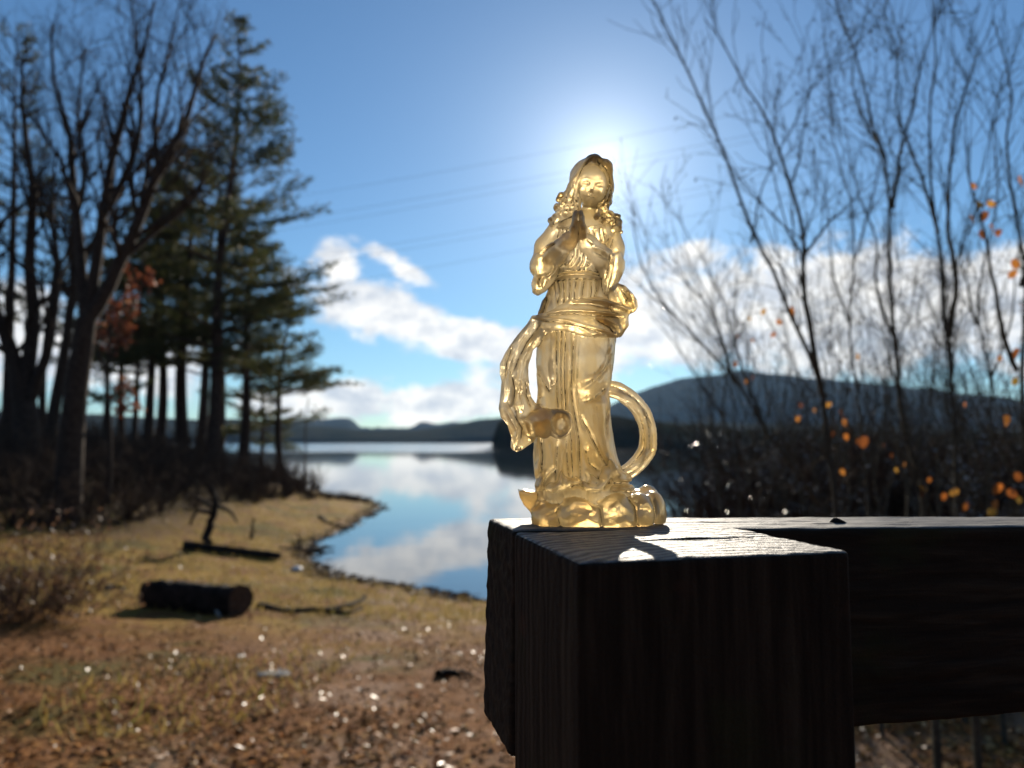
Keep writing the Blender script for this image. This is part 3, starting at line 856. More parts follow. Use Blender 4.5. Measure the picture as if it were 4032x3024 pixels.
# belt
zb = [S(2300, 1073)[2], S(2300, 1087)[2]]
def L2(*p):
    return S2(p, -9)
folds = [
    # bodice fan
    (L2((2256, 975), (2238, 1012), (2212, 1042)), .75, 1.0), (L2((2267, 968), (2262, 1015), (2226, 1064)), .75, 1.1), (L2((2280, 965), (2279, 1012), (2256, 1050), (2236, 1066)), .8, 1.2),
    (L2((2291, 982), (2287, 1030), (2268, 1066)), .7, 1.1), (L2((2302, 998), (2307, 1030), (2290, 1066)), .75, 1.0), (L2((2322, 1020), (2332, 1045), (2302, 1068)), .75, 1.0), (L2((2340, 1045), (2338, 1060), (2318, 1070)), .6, .8),
    (L2((2200, 1060), (2222, 1048), (2236, 1056), (2226, 1068)), .7, .9),
    (L2((2262, 985), (2252, 1020), (2222, 1052)), .5, -.8), (L2((2274, 975), (2271, 1015), (2246, 1056)), .5, -.9), (L2((2286, 990), (2282, 1030), (2252, 1066)), .5, -.9), (L2((2297, 1000), (2297, 1036), (2280, 1066)), .5, -.8),
    (L2((2312, 1015), (2318, 1040), (2297, 1066)), .5, -.8),
    # belt
    (L2((2188, 1082), (2230, 1074), (2290, 1073), (2360, 1076)), .65, 1.5), (L2((2188, 1092), (2230, 1086), (2290, 1086), (2360, 1088)), .65, 1.4), (L2((2190, 1087), (2230, 1080), (2290, 1080), (2360, 1082)), .4, -.9),
    (L2((2190, 1066), (2290, 1064), (2360, 1066)), .7, -1.1), (L2((2190, 1099), (2290, 1097), (2360, 1097)), .7, -1.1),
    # gathers under the belt
    (L2((2203, 1098), (2207, 1150), (2195, 1200)), .6, -.9), (L2((2222, 1096), (2223, 1150), (2220, 1200)), .6, -1.0), (L2((2247, 1096), (2244, 1150), (2240, 1200)), .6, -1.0), (L2((2272, 1096), (2262, 1150), (2258, 1200)), .6, -.9),
    (L2((2303, 1096), (2294, 1150), (2290, 1190)), .6, -1.1), (L2((2328, 1096), (2330, 1150), (2322, 1190)), .6, -.9), (L2((2350, 1090), (2352, 1140), (2338, 1185)), .7, -1.3),
    (L2((2213, 1098), (2214, 1190)), .7, .7), (L2((2234, 1098), (2232, 1190)), .7, .8), (L2((2258, 1098), (2252, 1190)), .7, .7), (L2((2285, 1098), (2277, 1190)), .8, .8), (L2((2316, 1098), (2310, 1190)), .8, .7),
    (L2((2160, 1165), (2135, 1240)), .8, -1.0), (L2((2145, 1170), (2126, 1235)), .9, .9),
    # chest
    (L2((2200, 888), (2225, 894), (2250, 905)), .6, .9), (L2((2318, 896), (2345, 897), (2378, 888)), .6, .9), (L2((2202, 896), (2196, 925), (2204, 960)), .5, -.8), (L2((2217, 897), (2212, 935), (2216, 965)), .5, -.7), (L2((2232, 900), (2230, 930)), .5, -.6),
    (L2((2322, 905), (2328, 960), (2330, 985)), .5, -.7), (L2((2340, 902), (2348, 960), (2356, 985)), .55, -.8), (L2((2362, 900), (2372, 950), (2374, 985)), .5, -.8), (L2((2380, 905), (2392, 960)), .6, -.9), (L2((2208, 900), (2205, 950)), .6, .5), (L2((2356, 902), (2362, 960)), .6, .6),
    (L2((2160, 930), (2174, 968), (2180, 990)), .7, .9), (L2((2170, 925), (2186, 960), (2190, 985)), .6, -.9), (L2((2140, 985), (2175, 990)), .7, -.8), (L2((2400, 930), (2385, 975), (2392, 1005)), .7, -1.0), (L2((2412, 930), (2402, 985)), .7, .9),
    # skirt
    (L2((2194, 1300), (2193, 1420), (2196, 1560), (2200, 1640)), .7, -1.3), (L2((2211, 1305), (2207, 1450), (2212, 1560), (2220, 1640)), .6, -1.4), (L2((2226, 1305), (2222, 1480), (2228, 1620), (2247, 1700), (2250, 1880)), .6, -1.3),
    (L2((2203, 1305), (2200, 1450), (2204, 1640)), .8, 1.1), (L2((2218, 1305), (2215, 1480), (2220, 1620)), .7, 1.2), (L2((2240, 1310), (2237, 1500), (2240, 1620), (2262, 1720), (2266, 1880)), 1.0, 1.4),
    (L2((2262, 1318), (2252, 1440), (2247, 1530), (2264, 1640), (2280, 1740), (2282, 1880)), .75, -1.5), (L2((2272, 1330), (2262, 1450), (2258, 1540), (2276, 1640), (2294, 1720)), .7, .8),
    (L2((2330, 1420), (2325, 1500)), 6.0, 2.2), (L2((2155, 1350), (2152, 1480)), 4.2, 1.5), (L2((2412, 1370), (2385, 1440), (2330, 1510), (2290, 1540)), 1.0, 1.1), (L2((2404, 1400), (2382, 1460), (2340, 1510)), .8, -1.2),
    (L2((2300, 1500), (2345, 1490), (2372, 1470)), 1.2, .8), (L2((2395, 1520), (2340, 1570), (2290, 1590)), 1.4, -1.0), (L2((2366, 1600), (2372, 1690), (2382, 1770), (2405, 1840)), 4.0, 2.3), (L2((2284, 1640), (2312, 1690), (2340, 1750), (2388, 1840)), .9, -1.8),
    (L2((2296, 1680), (2322, 1740), (2352, 1800)), 1.6, 1.2), (L2((2396, 1620), (2384, 1680), (2388, 1730)), .8, -1.0), (L2((2130, 1600), (2126, 1560)), 1.2, -.8), (L2((2122, 1450), (2140, 1500), (2165, 1540), (2190, 1500)), 1.0, -.8),
    (L2((2112, 1720), (2122, 1790), (2118, 1870)), 1.1, 1.2), (L2((2134, 1730), (2140, 1800), (2136, 1850)), .9, -1.5), (L2((2160, 1730), (2166, 1790), (2180, 1850)), 1.5, 1.2), (L2((2198, 1740), (2194, 1800), (2190, 1890)), .9, -1.8), (L2((2214, 1760), (2206, 1830), (2202, 1900)), 1.0, 1.4),
    (L2((2232, 1730), (2232, 1800), (2238, 1880)), .7, -1.3), (L2((2244, 1720), (2243, 1800), (2246, 1880)), .7, 1.0), (L2((2300, 1760), (2320, 1830), (2360, 1862)), 1.2, -1.4), (L2((2380, 1800), (2420, 1860), (2470, 1880)), 1.2, 1.0),
    (L2((2150, 1850), (2128, 1890), (2116, 1930)), 1.2, 1.3), (L2((2190, 1850), (2160, 1880), (2135, 1920)), 1.0, -1.4), (L2((2205, 1900), (2185, 1915), (2160, 1925)), 1.1, 1.1), (L2((2230, 1890), (2250, 1900), (2280, 1895)), 1.1, 1.2),
    (L2((2240, 1915), (2280, 1910), (2300, 1925)), 1.0, -1.1), (L2((2385, 1870), (2372, 1895), (2340, 1920), (2310, 1915)), 1.3, 1.8), (L2((2400, 1880), (2396, 1905), (2370, 1925)), 1.0, -1.5), (L2((2420, 1880), (2450, 1890), (2480, 1885)), 1.1, 1.3),
    (L2((2410, 1905), (2450, 1908), (2484, 1905)), .9, -1.3), (L2((2420, 1920), (2450, 1925), (2480, 1922)), 1.0, 1.2), (L2((2300, 1850), (2330, 1880), (2345, 1895)), 1.0, 1.0)]
H = f.lines(folds) * 1.9
H += np.where(f.GZ < S(2300, 1100)[2], 0.42, 0.22) * np.clip(noise2(f.GX * 1.5 + 0.15 * f.GZ, f.GZ * 0.10, 33, 2, 1.0), -1.2, 1.2)
f.relief(H, True, -1.5)
back = 0.8 * np.cos(f.GX * 1.15 + 0.03 * f.GZ) + 0.5 * np.cos(f.GX * 0.6 - 0.05 * f.GZ + 1.0)
f.relief(back * np.clip((90 - f.GZ) / 30, 0.3, 1), False, 2.0)
f.F += (0.16 * wob(f.X, f.Y, f.Z * 0.5, 41, 0.8)).astype(np.float32)
finish('robe', f)
# ---- sleeves
slf = [
    (L2((2112, 1040), (2115, 1080), (2130, 1100)), .7, .9), (L2((2128, 1010), (2150, 990), (2190, 970)), .7, -.9), (L2((2113, 1108), (2112, 1150)), 1.3, .8), (L2((2125, 1095), (2128, 1135)), .9, -1.2), (L2((2140, 1090), (2150, 1110), (2135, 1140)), .8, .9),
    (L2((2160, 1100), (2185, 1075), (2196, 1050)), .7, .9), (L2((2120, 1098), (2160, 1088), (2185, 1060)), .8, -.8), (L2((2405, 1010), (2408, 1060), (2392, 1120), (2385, 1150)), .8, 1.2), (L2((2396, 1010), (2398, 1060), (2382, 1110)), .6, -1.0),
    (L2((2330, 995), (2360, 1000), (2388, 1012)), .9, .9), (L2((2330, 1005), (2372, 1022), (2395, 1030)), .7, -.8), (L2((2372, 1085), (2372, 1130), (2378, 1155)), .7, -.9), (L2((2425, 1050), (2420, 1100), (2400, 1145)), 1.0, .7), (L2((2300, 960), (2330, 985)), .8, .7)]
for side in (0, 1):
    f = Field((-33, -23, S(2300, 1180)[2] - 2) if side == 0 else (-8, -23, S(2300, 1180)[2] - 2), (0, 12, S(2300, 880)[2] + 4) if side == 0 else (22, 12, S(2300, 880)[2] + 4), VOX)
    if side == 0:
        f.chain([S(2190, 905, 0), S(2145, 975, 0), S(2128, 1040, -2)], [W(34), W(38), W(38)], 2.5)
        f.chain([S(2130, 1052, -3), S(2185, 1005, -9), S(2238, 952, -14), S(2262, 925, -15.5)], [W(42), W(44), W(32), W(21)], 2.0)
        f.pillow(S2([(2090, 1052), (2110, 1010), (2180, 1015), (2208, 1045), (2190, 1100), (2180, 1118), (2147, 1151), (2118, 1166), (2098, 1155), (2092, 1122), (2102, 1092), (2090, 1070)], -4), -4.5, 5.2, 3.4, 1.4)
    else:
        f.chain([S(2412, 910, 0), S(2424, 980, 0), S(2418, 1045, -2)], [W(30), W(33), W(38)], 2.5)
        f.chain([S(2418, 1058, -3), S(2372, 1020, -8), S(2315, 962, -13.5), S(2292, 932, -15.5)], [W(40), W(44), W(34), W(20)], 2.0)
        f.pillow(S2([(2458, 1040), (2440, 1000), (2380, 1010), (2352, 1040), (2358, 1080), (2362, 1140), (2381, 1170), (2402, 1160), (2432, 1122), (2450, 1088)], -4), -4.5, 5.2, 3.4, 1.4)
    f.relief(f.lines(slf) * 1.5, True, -2.0)
    f.F += (0.12 * wob(f.X, f.Y, f.Z, 45, 0.6)).astype(np.float32)
    finish('sleeve', f)
zfront = front_y

# ---- sash: band across the hips, the end that falls at the left with its curl, the loop at the right
f = Field((-46, -27, 14), (36, 16, S(2450, 1135)[2] + 3), VOX)
xm, hw = S(2300, 1250, -8)[0], W(232)
arc = -13.2 * np.sqrt(np.clip(1 - ((f.GX - xm) / hw) ** 2, 0.02, 1))
band = S2([(2094, 1247), (2125, 1240), (2156, 1235), (2195, 1212), (2237, 1188), (2290, 1183), (2354, 1174), (2398, 1190), (2450, 1205), (2494, 1215), (2472, 1251), (2468, 1290), (2450, 1316), (2433, 1334), (2381, 1334), (2305, 1330), (2244, 1313), (2195, 1303), (2150, 1300), (2105, 1282)], -11)
f.pillow(band, arc, 2.4, 1.6, 0.8)
f.pillow(S2([(2392, 1150), (2422, 1126), (2455, 1138), (2487, 1160), (2510, 1185), (2514, 1208), (2500, 1230), (2470, 1247), (2420, 1240), (2392, 1190)], -2), arc + 4.0 + 0.8 * np.sin(f.GX * 0.9 + f.GZ * 0.5), 2.2, 1.0, 0.8)
f.pillow(S2([(2400, 1225), (2465, 1235), (2472, 1290), (2440, 1335), (2400, 1330)], -3), arc + 3.5, 4.0, 2.0, 1.0)
rib = S2([(2094, 1247), (2078, 1275), (2031, 1333), (1990, 1388), (1968, 1436), (1967, 1470), (1974, 1508), (1970, 1567), (1963, 1610), (1972, 1647), (2000, 1680), (2014, 1722), (2011, 1762), (2018, 1776), (2038, 1783), (2064, 1769),
          (2103, 1741), (2112, 1700), (2140, 1660), (2150, 1622), (2110, 1590), (2092, 1567), (2083, 1530), (2080, 1470), (2082, 1440), (2092, 1410), (2098, 1378), (2122, 1360), (2150, 1322), (2195, 1306), (2180, 1250)], -8)
yr = -9.0 + 4.0 * np.clip((f.GX + 24) / 10, -1, 1) * 0 - 0.0 * f.GZ + 2.5 * np.sin(f.GZ * 0.09 + 1.0)
f.pillow(rib, yr, 2.7, 2.1, 1.0)
# rolled end of the ribbon, open towards the front
c0 = S(2178, 1668, -16)
f.chain([S(2096, 1690, -11), S(2120, 1668, -13.5), S(2146, 1662, -16)], [W(38), W(46), W(48)], 1.2)
f.ellipsoid(S(2140, 1670, -15), (W(40), 6.0, W(58)), 1.0)
f.ellipsoid(S(2204, 1672, -16), (W(48), 5.5, W(58)), 0.7, tilt=-8)
f.ellipsoid(S(2182, 1622, -17), (W(15), 2.2, W(11)), 1.0)
f.ellipsoid(S(2210, 1672, -22), (W(37), 8.0, W(45)), 0.5, cut=True)
f.ellipsoid(S(2040, 1768, -12), (W(14), 3.0, W(9)), 0.6, tilt=12, cut=True)
# loop at the right
loop = [S(2392, 1530, 3), S(2430, 1540, 3), S(2468, 1562, 2), S(2510, 1600, 1), S(2541, 1655, 0), S(2554, 1720, -1), S(2546, 1782, -2), S(2512, 1830, -2), S(2470, 1864, -3), S(2440, 1885, -3)]
lp2 = [(2392, 1530), (2430, 1540), (2468, 1562), (2510, 1600), (2541, 1655), (2554, 1720), (2546, 1782), (2512, 1830), (2470, 1864), (2440, 1885)]
nr = [(.2, -1), (.4, -.9), (.6, -.8), (.8, -.6), (.95, -.3), (1, 0), (.95, .35), (.8, .6), (.7, .7), (.6, .8)]
for off, rd, dd in ((-23, 13, 1.2), (-4, 14, -.8), (18, 15, 1.0)):
    f.chain([S(x + off * a, y + off * b, dp[1] + dd) for (x, y), (a, b), dp in zip(lp2, nr, loop)], [W(rd * k) for k in (.9, 1, 1, 1, 1, 1, 1.05, 1, .85, .7)], 0.3, n=34)
sfold = [
    (S2([(2100, 1252), (2160, 1262), (2240, 1275), (2330, 1302), (2432, 1322)], -12), .7, 1.0), (S2([(2110, 1262), (2200, 1272), (2300, 1295), (2390, 1325)], -12), .6, -1.0), (S2([(2150, 1240), (2230, 1232), (2330, 1238), (2450, 1248)], -12), .8, 1.2),
    (S2([(2160, 1246), (2240, 1240), (2340, 1247), (2450, 1256)], -12), .6, -1.1), (S2([(2240, 1192), (2300, 1190), (2380, 1196), (2480, 1222)], -12), .8, .9), (S2([(2230, 1204), (2320, 1206), (2400, 1222), (2470, 1236)], -12), .9, -.7),
    (S2([(2200, 1285), (2270, 1292), (2320, 1318)], -12), .7, .8), (S2([(2400, 1200), (2412, 1232), (2440, 1240)], -12), .7, -1.0), (S2([(2380, 1262), (2430, 1290), (2440, 1316)], -12), .7, .8), (S2([(2340, 1266), (2400, 1296), (2420, 1325)], -12), .7, -.8),
    (S2([(2440, 1150), (2465, 1185), (2455, 1200)], -2), .6, -.8), (S2([(2465, 1155), (2490, 1195)], -2), .7, .8), (S2([(2480, 1165), (2500, 1200)], -2), .5, -.7),
    (S2([(2110, 1270), (2050, 1350), (2010, 1430), (2000, 1500), (1995, 1580)], -9), .8, 1.0), (S2([(2130, 1280), (2075, 1350), (2040, 1420), (2022, 1470)], -9), .8, -1.1), (S2([(2150, 1300), (2090, 1360), (2060, 1420), (2045, 1500), (2058, 1560)], -9), .9, 1.1),
    (S2([(2020, 1360), (1995, 1430), (1990, 1490)], -9), .6, -.9), (S2([(2015, 1480), (2028, 1540), (2020, 1600), (2040, 1650)], -9), .8, -1.2), (S2([(2050, 1510), (2040, 1560), (2055, 1620)], -9), .8, 1.0), (S2([(2070, 1500), (2072, 1560), (2090, 1610)], -9), .6, -.9),
    (S2([(1985, 1600), (2010, 1655), (2035, 1700), (2030, 1750)], -9), .9, 1.1), (S2([(2000, 1590), (2030, 1650), (2055, 1690), (2050, 1735)], -9), .8, -1.1), (S2([(2045, 1650), (2080, 1670), (2090, 1720)], -9), 1.0, .9),
    (S2([(2400, 1520), (2470, 1550), (2530, 1610), (2565, 1690), (2562, 1770), (2520, 1840)], 0), .8, .9), (S2([(2400, 1548), (2470, 1580), (2515, 1630), (2536, 1700), (2532, 1770), (2490, 1830)], 0), .7, -1.0),
    (S2([(2400, 1535), (2475, 1566), (2525, 1620), (2550, 1690), (2548, 1770)], 0), .55, -.7), (S2([(2410, 1560), (2470, 1590), (2510, 1645), (2526, 1710), (2515, 1775)], 0), .6, .8)]
H = f.lines(sfold) * 1.8 + 0.25 * np.clip(noise2(f.GX * .8, f.GZ * .35, 35, 3, 1.0), -1.2, 1.2)
f.relief(H, True, -1.0, 6.0)
f.relief(f.lines(sfold)[:, ::1] * -0.6, False, -5.0, 4.0)
f.F += (0.14 * wob(f.X, f.Y, f.Z, 43, 0.7)).astype(np.float32)
finish('sash', f)

# ---- body: head, neck, arms inside the sleeves and the praying hands, one surface
f = Field((-24, -27, S(2300, 1075)[2]), (17, 12, S(2330, 630)[2] + 1), VOX)
TILT = 10.5                                                  # lean of the head in the picture plane
hc = S(2334, 733, -3.5)
ct, st = math.cos(R(TILT)), math.sin(R(TILT))
HP, HR = 13.0, (W(58), 9.2, W(85))
def head_y(x, z):
    """front depth of the bowed head over x,z"""
    x, z = x - hc[0], z - hc[2]
    xr, zr = ct * x + st * z, -st * x + ct * z
    cp, sp = math.cos(R(HP)), math.sin(R(HP))
    A = np.array((xr, sp * zr, cp * zr)) / HR
    B = np.array((0, cp, -sp)) / HR
    a_, b_, c_ = B @ B, 2 * A @ B, A @ A - 1
    q_ = b_ * b_ - 4 * a_ * c_
    return hc[1] + ((-b_ - math.sqrt(q_)) / (2 * a_) if q_ > 0 else 0)
def face(u, v, d):
    """point at u right, v up (pixels of the photo) on the face, d mm in front (-) or behind (+) of its surface"""
    px, py = 2334 + u * ct + v * st, 733 - v * ct + u * st
    y = -12.0
    for _ in range(5):
        p = S(px, py, y)
        y = head_y(p[0], p[2])
    return S(px, py, y + d)
f.ellipsoid(hc, HR, 0, tilt=TILT, pitch=HP)
f.ellipsoid(face(0, -42, 5.0), (W(43), 5.6, W(42)), 1.5, tilt=TILT)              # jaw
f.ellipsoid(face(-1, -72, 1.0), (W(16), 2.0, W(12)), 1.2)                          # chin
for s_ in (-1, 1):
    f.ellipsoid(face(27 * s_, 4, -0.3), (W(18), 1.7, W(10)), 0.8, tilt=-TILT, cut=True)      # eye socket
    f.ellipsoid(face(27 * s_, 3, 1.1), (W(14), 1.3, W(6.0)), 0.2, tilt=-TILT)               # lid
    f.chain([face(14 * s_, 1, .35), face(27 * s_, -4, .25), face(40 * s_, 1, .6)], [.16, .22, .16], 0.15, cut=True)   # closed lash line
    f.chain([face(11 * s_, 17, .1), face(27 * s_, 23, .1), face(44 * s_, 15, .3)], [.4, .5, .3], 0.6)                  # brow
    f.ellipsoid(face(31 * s_, -26, 1.2), (W(17), 1.9, W(17)), 1.4)                           # cheek
    f.ellipsoid(face(8 * s_, -24, -.3), (W(6.5), .9, W(5.5)), 0.3)                           # nostril wing
    f.ellipsoid(face(5 * s_, -29, -.3), (W(3), .6, W(2.5)), 0.15, cut=True)
f.chain([face(0, 18, .2), face(0, -2, -.5), face(0, -22, -1.5)], [.55, .6, .9], 0.5)           # nose
f.chain([face(-17, -43, .3), face(-6, -40, -.5), face(0, -41.5, -.5), face(6, -40, -.5), face(17, -43, .3)], [.3, .5, .45, .5, .3], 0.25)
f.chain([face(-13, -50, .3), face(0, -52.5, -.4), face(13, -50, .3)], [.3, .65, .3], 0.25)
f.chain([face(-19, -45.5, .1), face(0, -46.5, -.9), face(19, -45.5, .1)], [.25, .34, .25], 0.15, cut=True)
f.chain([S(2325, 790, 0), S(2318, 850, 0.5), S(2312, 900, 0)], [W(30), W(32), W(44)], 1.5)
f.ellipsoid(S(2305, 905, 0), (W(70), 5.5, W(34)), 2.0)
for s_, sh, el, wr in ((-1, (2200, 925, 0), (2135, 1050, -4), (2258, 930, -16)), (1, (2400, 925, 0), (2412, 1056, -4), (2294, 930, -16))):
    f.chain([S(2305, 915, 0), S(*sh), S(*el), S(*wr)], [W(20), W(20), W(22), W(17)], 1.0)
    # palm, four fingers and thumb of each hand, pressed together
    hx = 2277 + 13 * s_
    f.chain([S(hx + 6 * s_, 932, -16.5), S(hx + 3 * s_, 905, -18), S(hx, 885, -19)], [W(17), W(17), W(14)], 0.8, flat=1.3)
    for q_, (dy_, tip, dd) in enumerate(((-1.6, 836, -2.6), (0, 828, -1.0), (1.5, 832, 0.6), (2.9, 846, 2.0))):
        f.chain([S(hx + 1 * s_, 888, -18 + dy_), S(hx + 1.5 * s_, 862, -18.6 + dd), S(hx - 3 * s_, tip + 10, -19.0 + dd)], [W(11.5), W(10.5), W(8.5)], 0.25)
    f.chain([S(hx + 8 * s_, 922, -18), S(hx + 5 * s_, 896, -21.2), S(hx - 2 * s_, 868, -22.0)], [W(11), W(10), W(8)], 0.4)
f.chain([S(2277, 935, -21), S(2277, 830, -21.5)], [W(3), W(2)], 0.2, cut=True)
finish('body', f)

# ---- hair
f = Field((-28, -16, S(2300, 935)[2]), (18, 14, S(2330, 615)[2] + 2), VOX)
hk = S(2328, 722, 1.0)
f.ellipsoid(hk, (W(88), 9.5, W(100)), 0, tilt=16)
f.pillow(S2([(2337, 621), (2310, 632), (2289, 655), (2258, 701), (2233, 739), (2222, 768), (2216, 800), (2235, 840), (2290, 845), (2285, 800), (2274, 770), (2276, 735), (2292, 700), (2310, 670), (2335, 651), (2356, 648), (2372, 656), (2388, 672), (2396, 700), (2396, 735),
            (2384, 770), (2366, 800), (2350, 830), (2372, 850), (2392, 830), (2400, 810), (2412, 781), (2416, 745), (2409, 705), (2411, 685), (2406, 660), (2390, 643), (2366, 638), (2352, 626)], -2), -3.0, 5.6, 3.0, 1.2)
# the face stays open
f.ellipsoid(hc + np.array((0, -8.0, -2.2)), (W(57), 11.5, W(85)), 0.5, tilt=TILT, cut=True)
f.ellipsoid(S(2322, 800, -12), (W(42), 9.0, W(50)), 0.5, tilt=TILT, cut=True)
f.ellipsoid(S(2337, 636, -3), (W(30), 6.0, W(17)), 1.4, tilt=-10)
f.ellipsoid(S(2386, 658, -3), (W(24), 6.0, W(18)), 1.2, tilt=-30)
f.pillow(S2([(2218, 762), (2202, 800), (2184, 850), (2162, 872), (2178, 890), (2232, 866), (2282, 842), (2272, 780)], -3), -2.5, 4.0, 2.0, 1.0)
f.pillow(S2([(2396, 757), (2402, 830), (2436, 866), (2447, 905), (2425, 908), (2380, 878), (2345, 868), (2358, 820)], -3), -2.5, 4.0, 2.0, 1.0)
curl = [((2210, 772), 14, -3), ((2202, 790), 13, -2), ((2232, 790), 17, -6), ((2256, 796), 17, -7), ((2198, 820), 20, -3), ((2226, 836), 20, -7), ((2203, 845), 16, -6), ((2185, 856), 13, -5), ((2168, 872), 13, -4), ((2172, 886), 11, -5), ((2246, 818), 16, -8),
        ((2388, 770), 18, -4), ((2396, 800), 16, -3), ((2376, 815), 18, -6), ((2358, 838), 16, -8), ((2384, 840), 17, -6), ((2350, 856), 14, -9), ((2402, 848), 16, -6), ((2428, 858), 15, -5), ((2416, 872), 16, -6), ((2437, 878), 15, -5), ((2434, 898), 15, -5), ((2446, 917), 8, -4), ((2372, 866), 13, -8), ((2420, 905), 13, -5), ((2396, 870), 13, -7)]
for i, ((px, py), r_, dd) in enumerate(curl):
    f.ellipsoid(S(px, py, dd), (W(r_), W(r_) * 1.25, W(r_ * 0.95)), 0.7, tilt=(i * 37) % 90 - 45)
    a_ = (i * 2.399) % 6.28
    f.ellipsoid(S(px + 0.25 * r_ * math.cos(a_), py + 0.25 * r_ * math.sin(a_), dd - W(r_) * 1.3), (W(r_ * .38), W(r_ * .5), W(r_ * .38)), 0.4, cut=True)
rs = np.random.RandomState(8)
hl_ = [(S2([(2335, 628), (2300, 660), (2268, 715), (2240, 765)], -6), .5, -.6), (S2([(2345, 640), (2305, 668), (2280, 715), (2262, 770), (2255, 800)], -6), .6, .9), (S2([(2350, 632), (2360, 645), (2352, 660)], -6), .6, -1.3),
       (S2([(2362, 650), (2385, 665), (2400, 700), (2404, 740)], -6), .5, -.7), (S2([(2404, 700), (2404, 750), (2394, 790), (2380, 815)], -6), .5, -.8), (S2([(2398, 740), (2388, 780), (2368, 815)], -6), .6, .8), (S2([(2410, 745), (2402, 790), (2386, 820)], -6), .6, .8),
       (S2([(2266, 745), (2250, 790), (2252, 825)], -6), .6, -.9), (S2([(2255, 730), (2238, 775), (2236, 815)], -6), .6, .8), (S2([(2244, 750), (2228, 790), (2215, 840)], -6), .5, -.8), (S2([(2275, 770), (2268, 800), (2275, 830)], -6), .5, -.8)]
for _ in range(46):
    left = rs.rand() < 0.5
    x0, y0 = (rs.uniform(2205, 2275), rs.uniform(775, 850)) if left else (rs.uniform(2350, 2435), rs.uniform(770, 890))
    a_ = rs.uniform(0, 6.28)
    pts = [(x0 + 14 * math.cos(a_ + k_ * .7), y0 + 16 * math.sin(a_ + k_ * .7)) for k_ in range(4)]
    hl_.append((S2(pts, -6), .45, rs.choice((-.75, .6))))
f.relief(f.lines(hl_), True, -2.0)
f.relief(0.5 * np.cos(f.GX * 1.6 + 0.2 * f.GZ), False, 2.0)
f.F += (0.10 * wob(f.X, f.Y, f.Z, 47, 1.2)).astype(np.float32)
finish('hair', f)

# ---- one closed skin for the whole figurine, divided into its parts
lo = np.min([p_[1].lo for p_ in PARTS], axis=0)
hi = np.max([p_[1].lo + VOX * (p_[1].n - 1) for p_ in PARTS], axis=0)
whole = Field(lo + 1e-4, hi + VOX, VOX)
whole.lo = lo
lab = np.zeros(whole.F.shape, np.int8)
for k, (name, f) in enumerate(PARTS):
    o3 = np.rint((f.lo - lo) / VOX).astype(int)
    sl = tuple(slice(o3[i], o3[i] + f.n[i]) for i in range(3))
    m = f.F < whole.F[sl]
    whole.F[sl] = np.where(m, f.F, whole.F[sl])
    lab[sl] = np.where(m, k, lab[sl])
V, Q = whole.mesh(1)
c = V[Q].mean(1)
ix = np.clip(np.rint((c - lo) / VOX).astype(int), 0, np.array(lab.shape) - 1)
ql = lab[ix[:, 0], ix[:, 1], ix[:, 2]]
for k, (name, f) in enumerate(PARTS):
    sub = Q[ql == k]
    ids, inv = np.unique(sub, return_inverse=True)
    obj(name, mesh_np(name, V[ids] / 1000.0, inv.reshape(-1, 4)), M_amber if name == 'cloud_base' else M_resin, fig)
del PARTS, whole, lab

# ================================================================== vegetation
def ground_hit(x, y):
    """where the sight line through a point of the 2212-wide view meets the ground"""
    d = ray(x * 1.82278, y * 1.82278)
    ts = np.linspace(2.0, 90.0, 1800)
    P = d[None] * ts[:, None] + np.array((0, 0, CAM_Z))
    below = np.nonzero(P[:, 2] < np.maximum(ground_z(P[:, 0], P[:, 1]), WL))[0]
    return P[below[0]] if len(below) else P[-1]
def gz(x, y):
    return float(ground_z(np.array([x]), np.array([y]))[0])
def branch(rs, p, d, L, n=6, wander=0.25, up=0.15):
    pts = [np.array(p, float)]
    d = unit(d)
    for _ in range(n - 1):
        d = unit(d + rs.randn(3) * wander / math.sqrt(n) + np.array((0, 0, up / n * 2)))
        pts.append(pts[-1] + d * L / (n - 1))
    return np.array(pts)
def ramify(rs, pts, rad, spec, lines, tips, lvl=0, rmin=0.0016):
    """side branches along a limb. spec per level: (count per metre, length lo, hi, angle lo, hi, radius factor, start t, upturn)"""
    if lvl >= len(spec):
        tips.append((pts[-1], unit(pts[-1] - pts[-2])))
        return
    dens, l0, l1, a0, a1, rf, t0, up = spec[lvl]
    L = np.sum(np.linalg.norm(np.diff(pts, axis=0), axis=1))
    cnt = rs.poisson(dens * L * (1 - t0)) + (1 if lvl < 2 else 0)
    for _ in range(cnt):
        t_ = t0 + (1 - t0) * rs.rand()
        u = t_ * (len(pts) - 1)
        i = min(int(u), len(pts) - 2)
        p = pts[i] + (pts[i + 1] - pts[i]) * (u - i)
        r0 = rad[i] + (rad[i + 1] - rad[i]) * (u - i)
        tg = unit(pts[i + 1] - pts[i])
        side = unit(np.cross(tg, rs.randn(3)))
        a = R(rs.uniform(a0, a1))
        L2_ = rs.uniform(l0, l1) * (1.15 - 0.6 * t_)
        n = 6 if lvl == 0 else 4
        b = branch(rs, p, tg * math.cos(a) + side * math.sin(a), L2_, n, 0.4, up)
        rr = np.linspace(max(r0 * rf, rmin), max(r0 * rf * 0.3, rmin * .6), n)
        lines.append((b, rr))
        ramify(rs, b, rr, spec, lines, tips, lvl + 1, rmin)
    tips.append((pts[-1], unit(pts[-1] - pts[-2])))

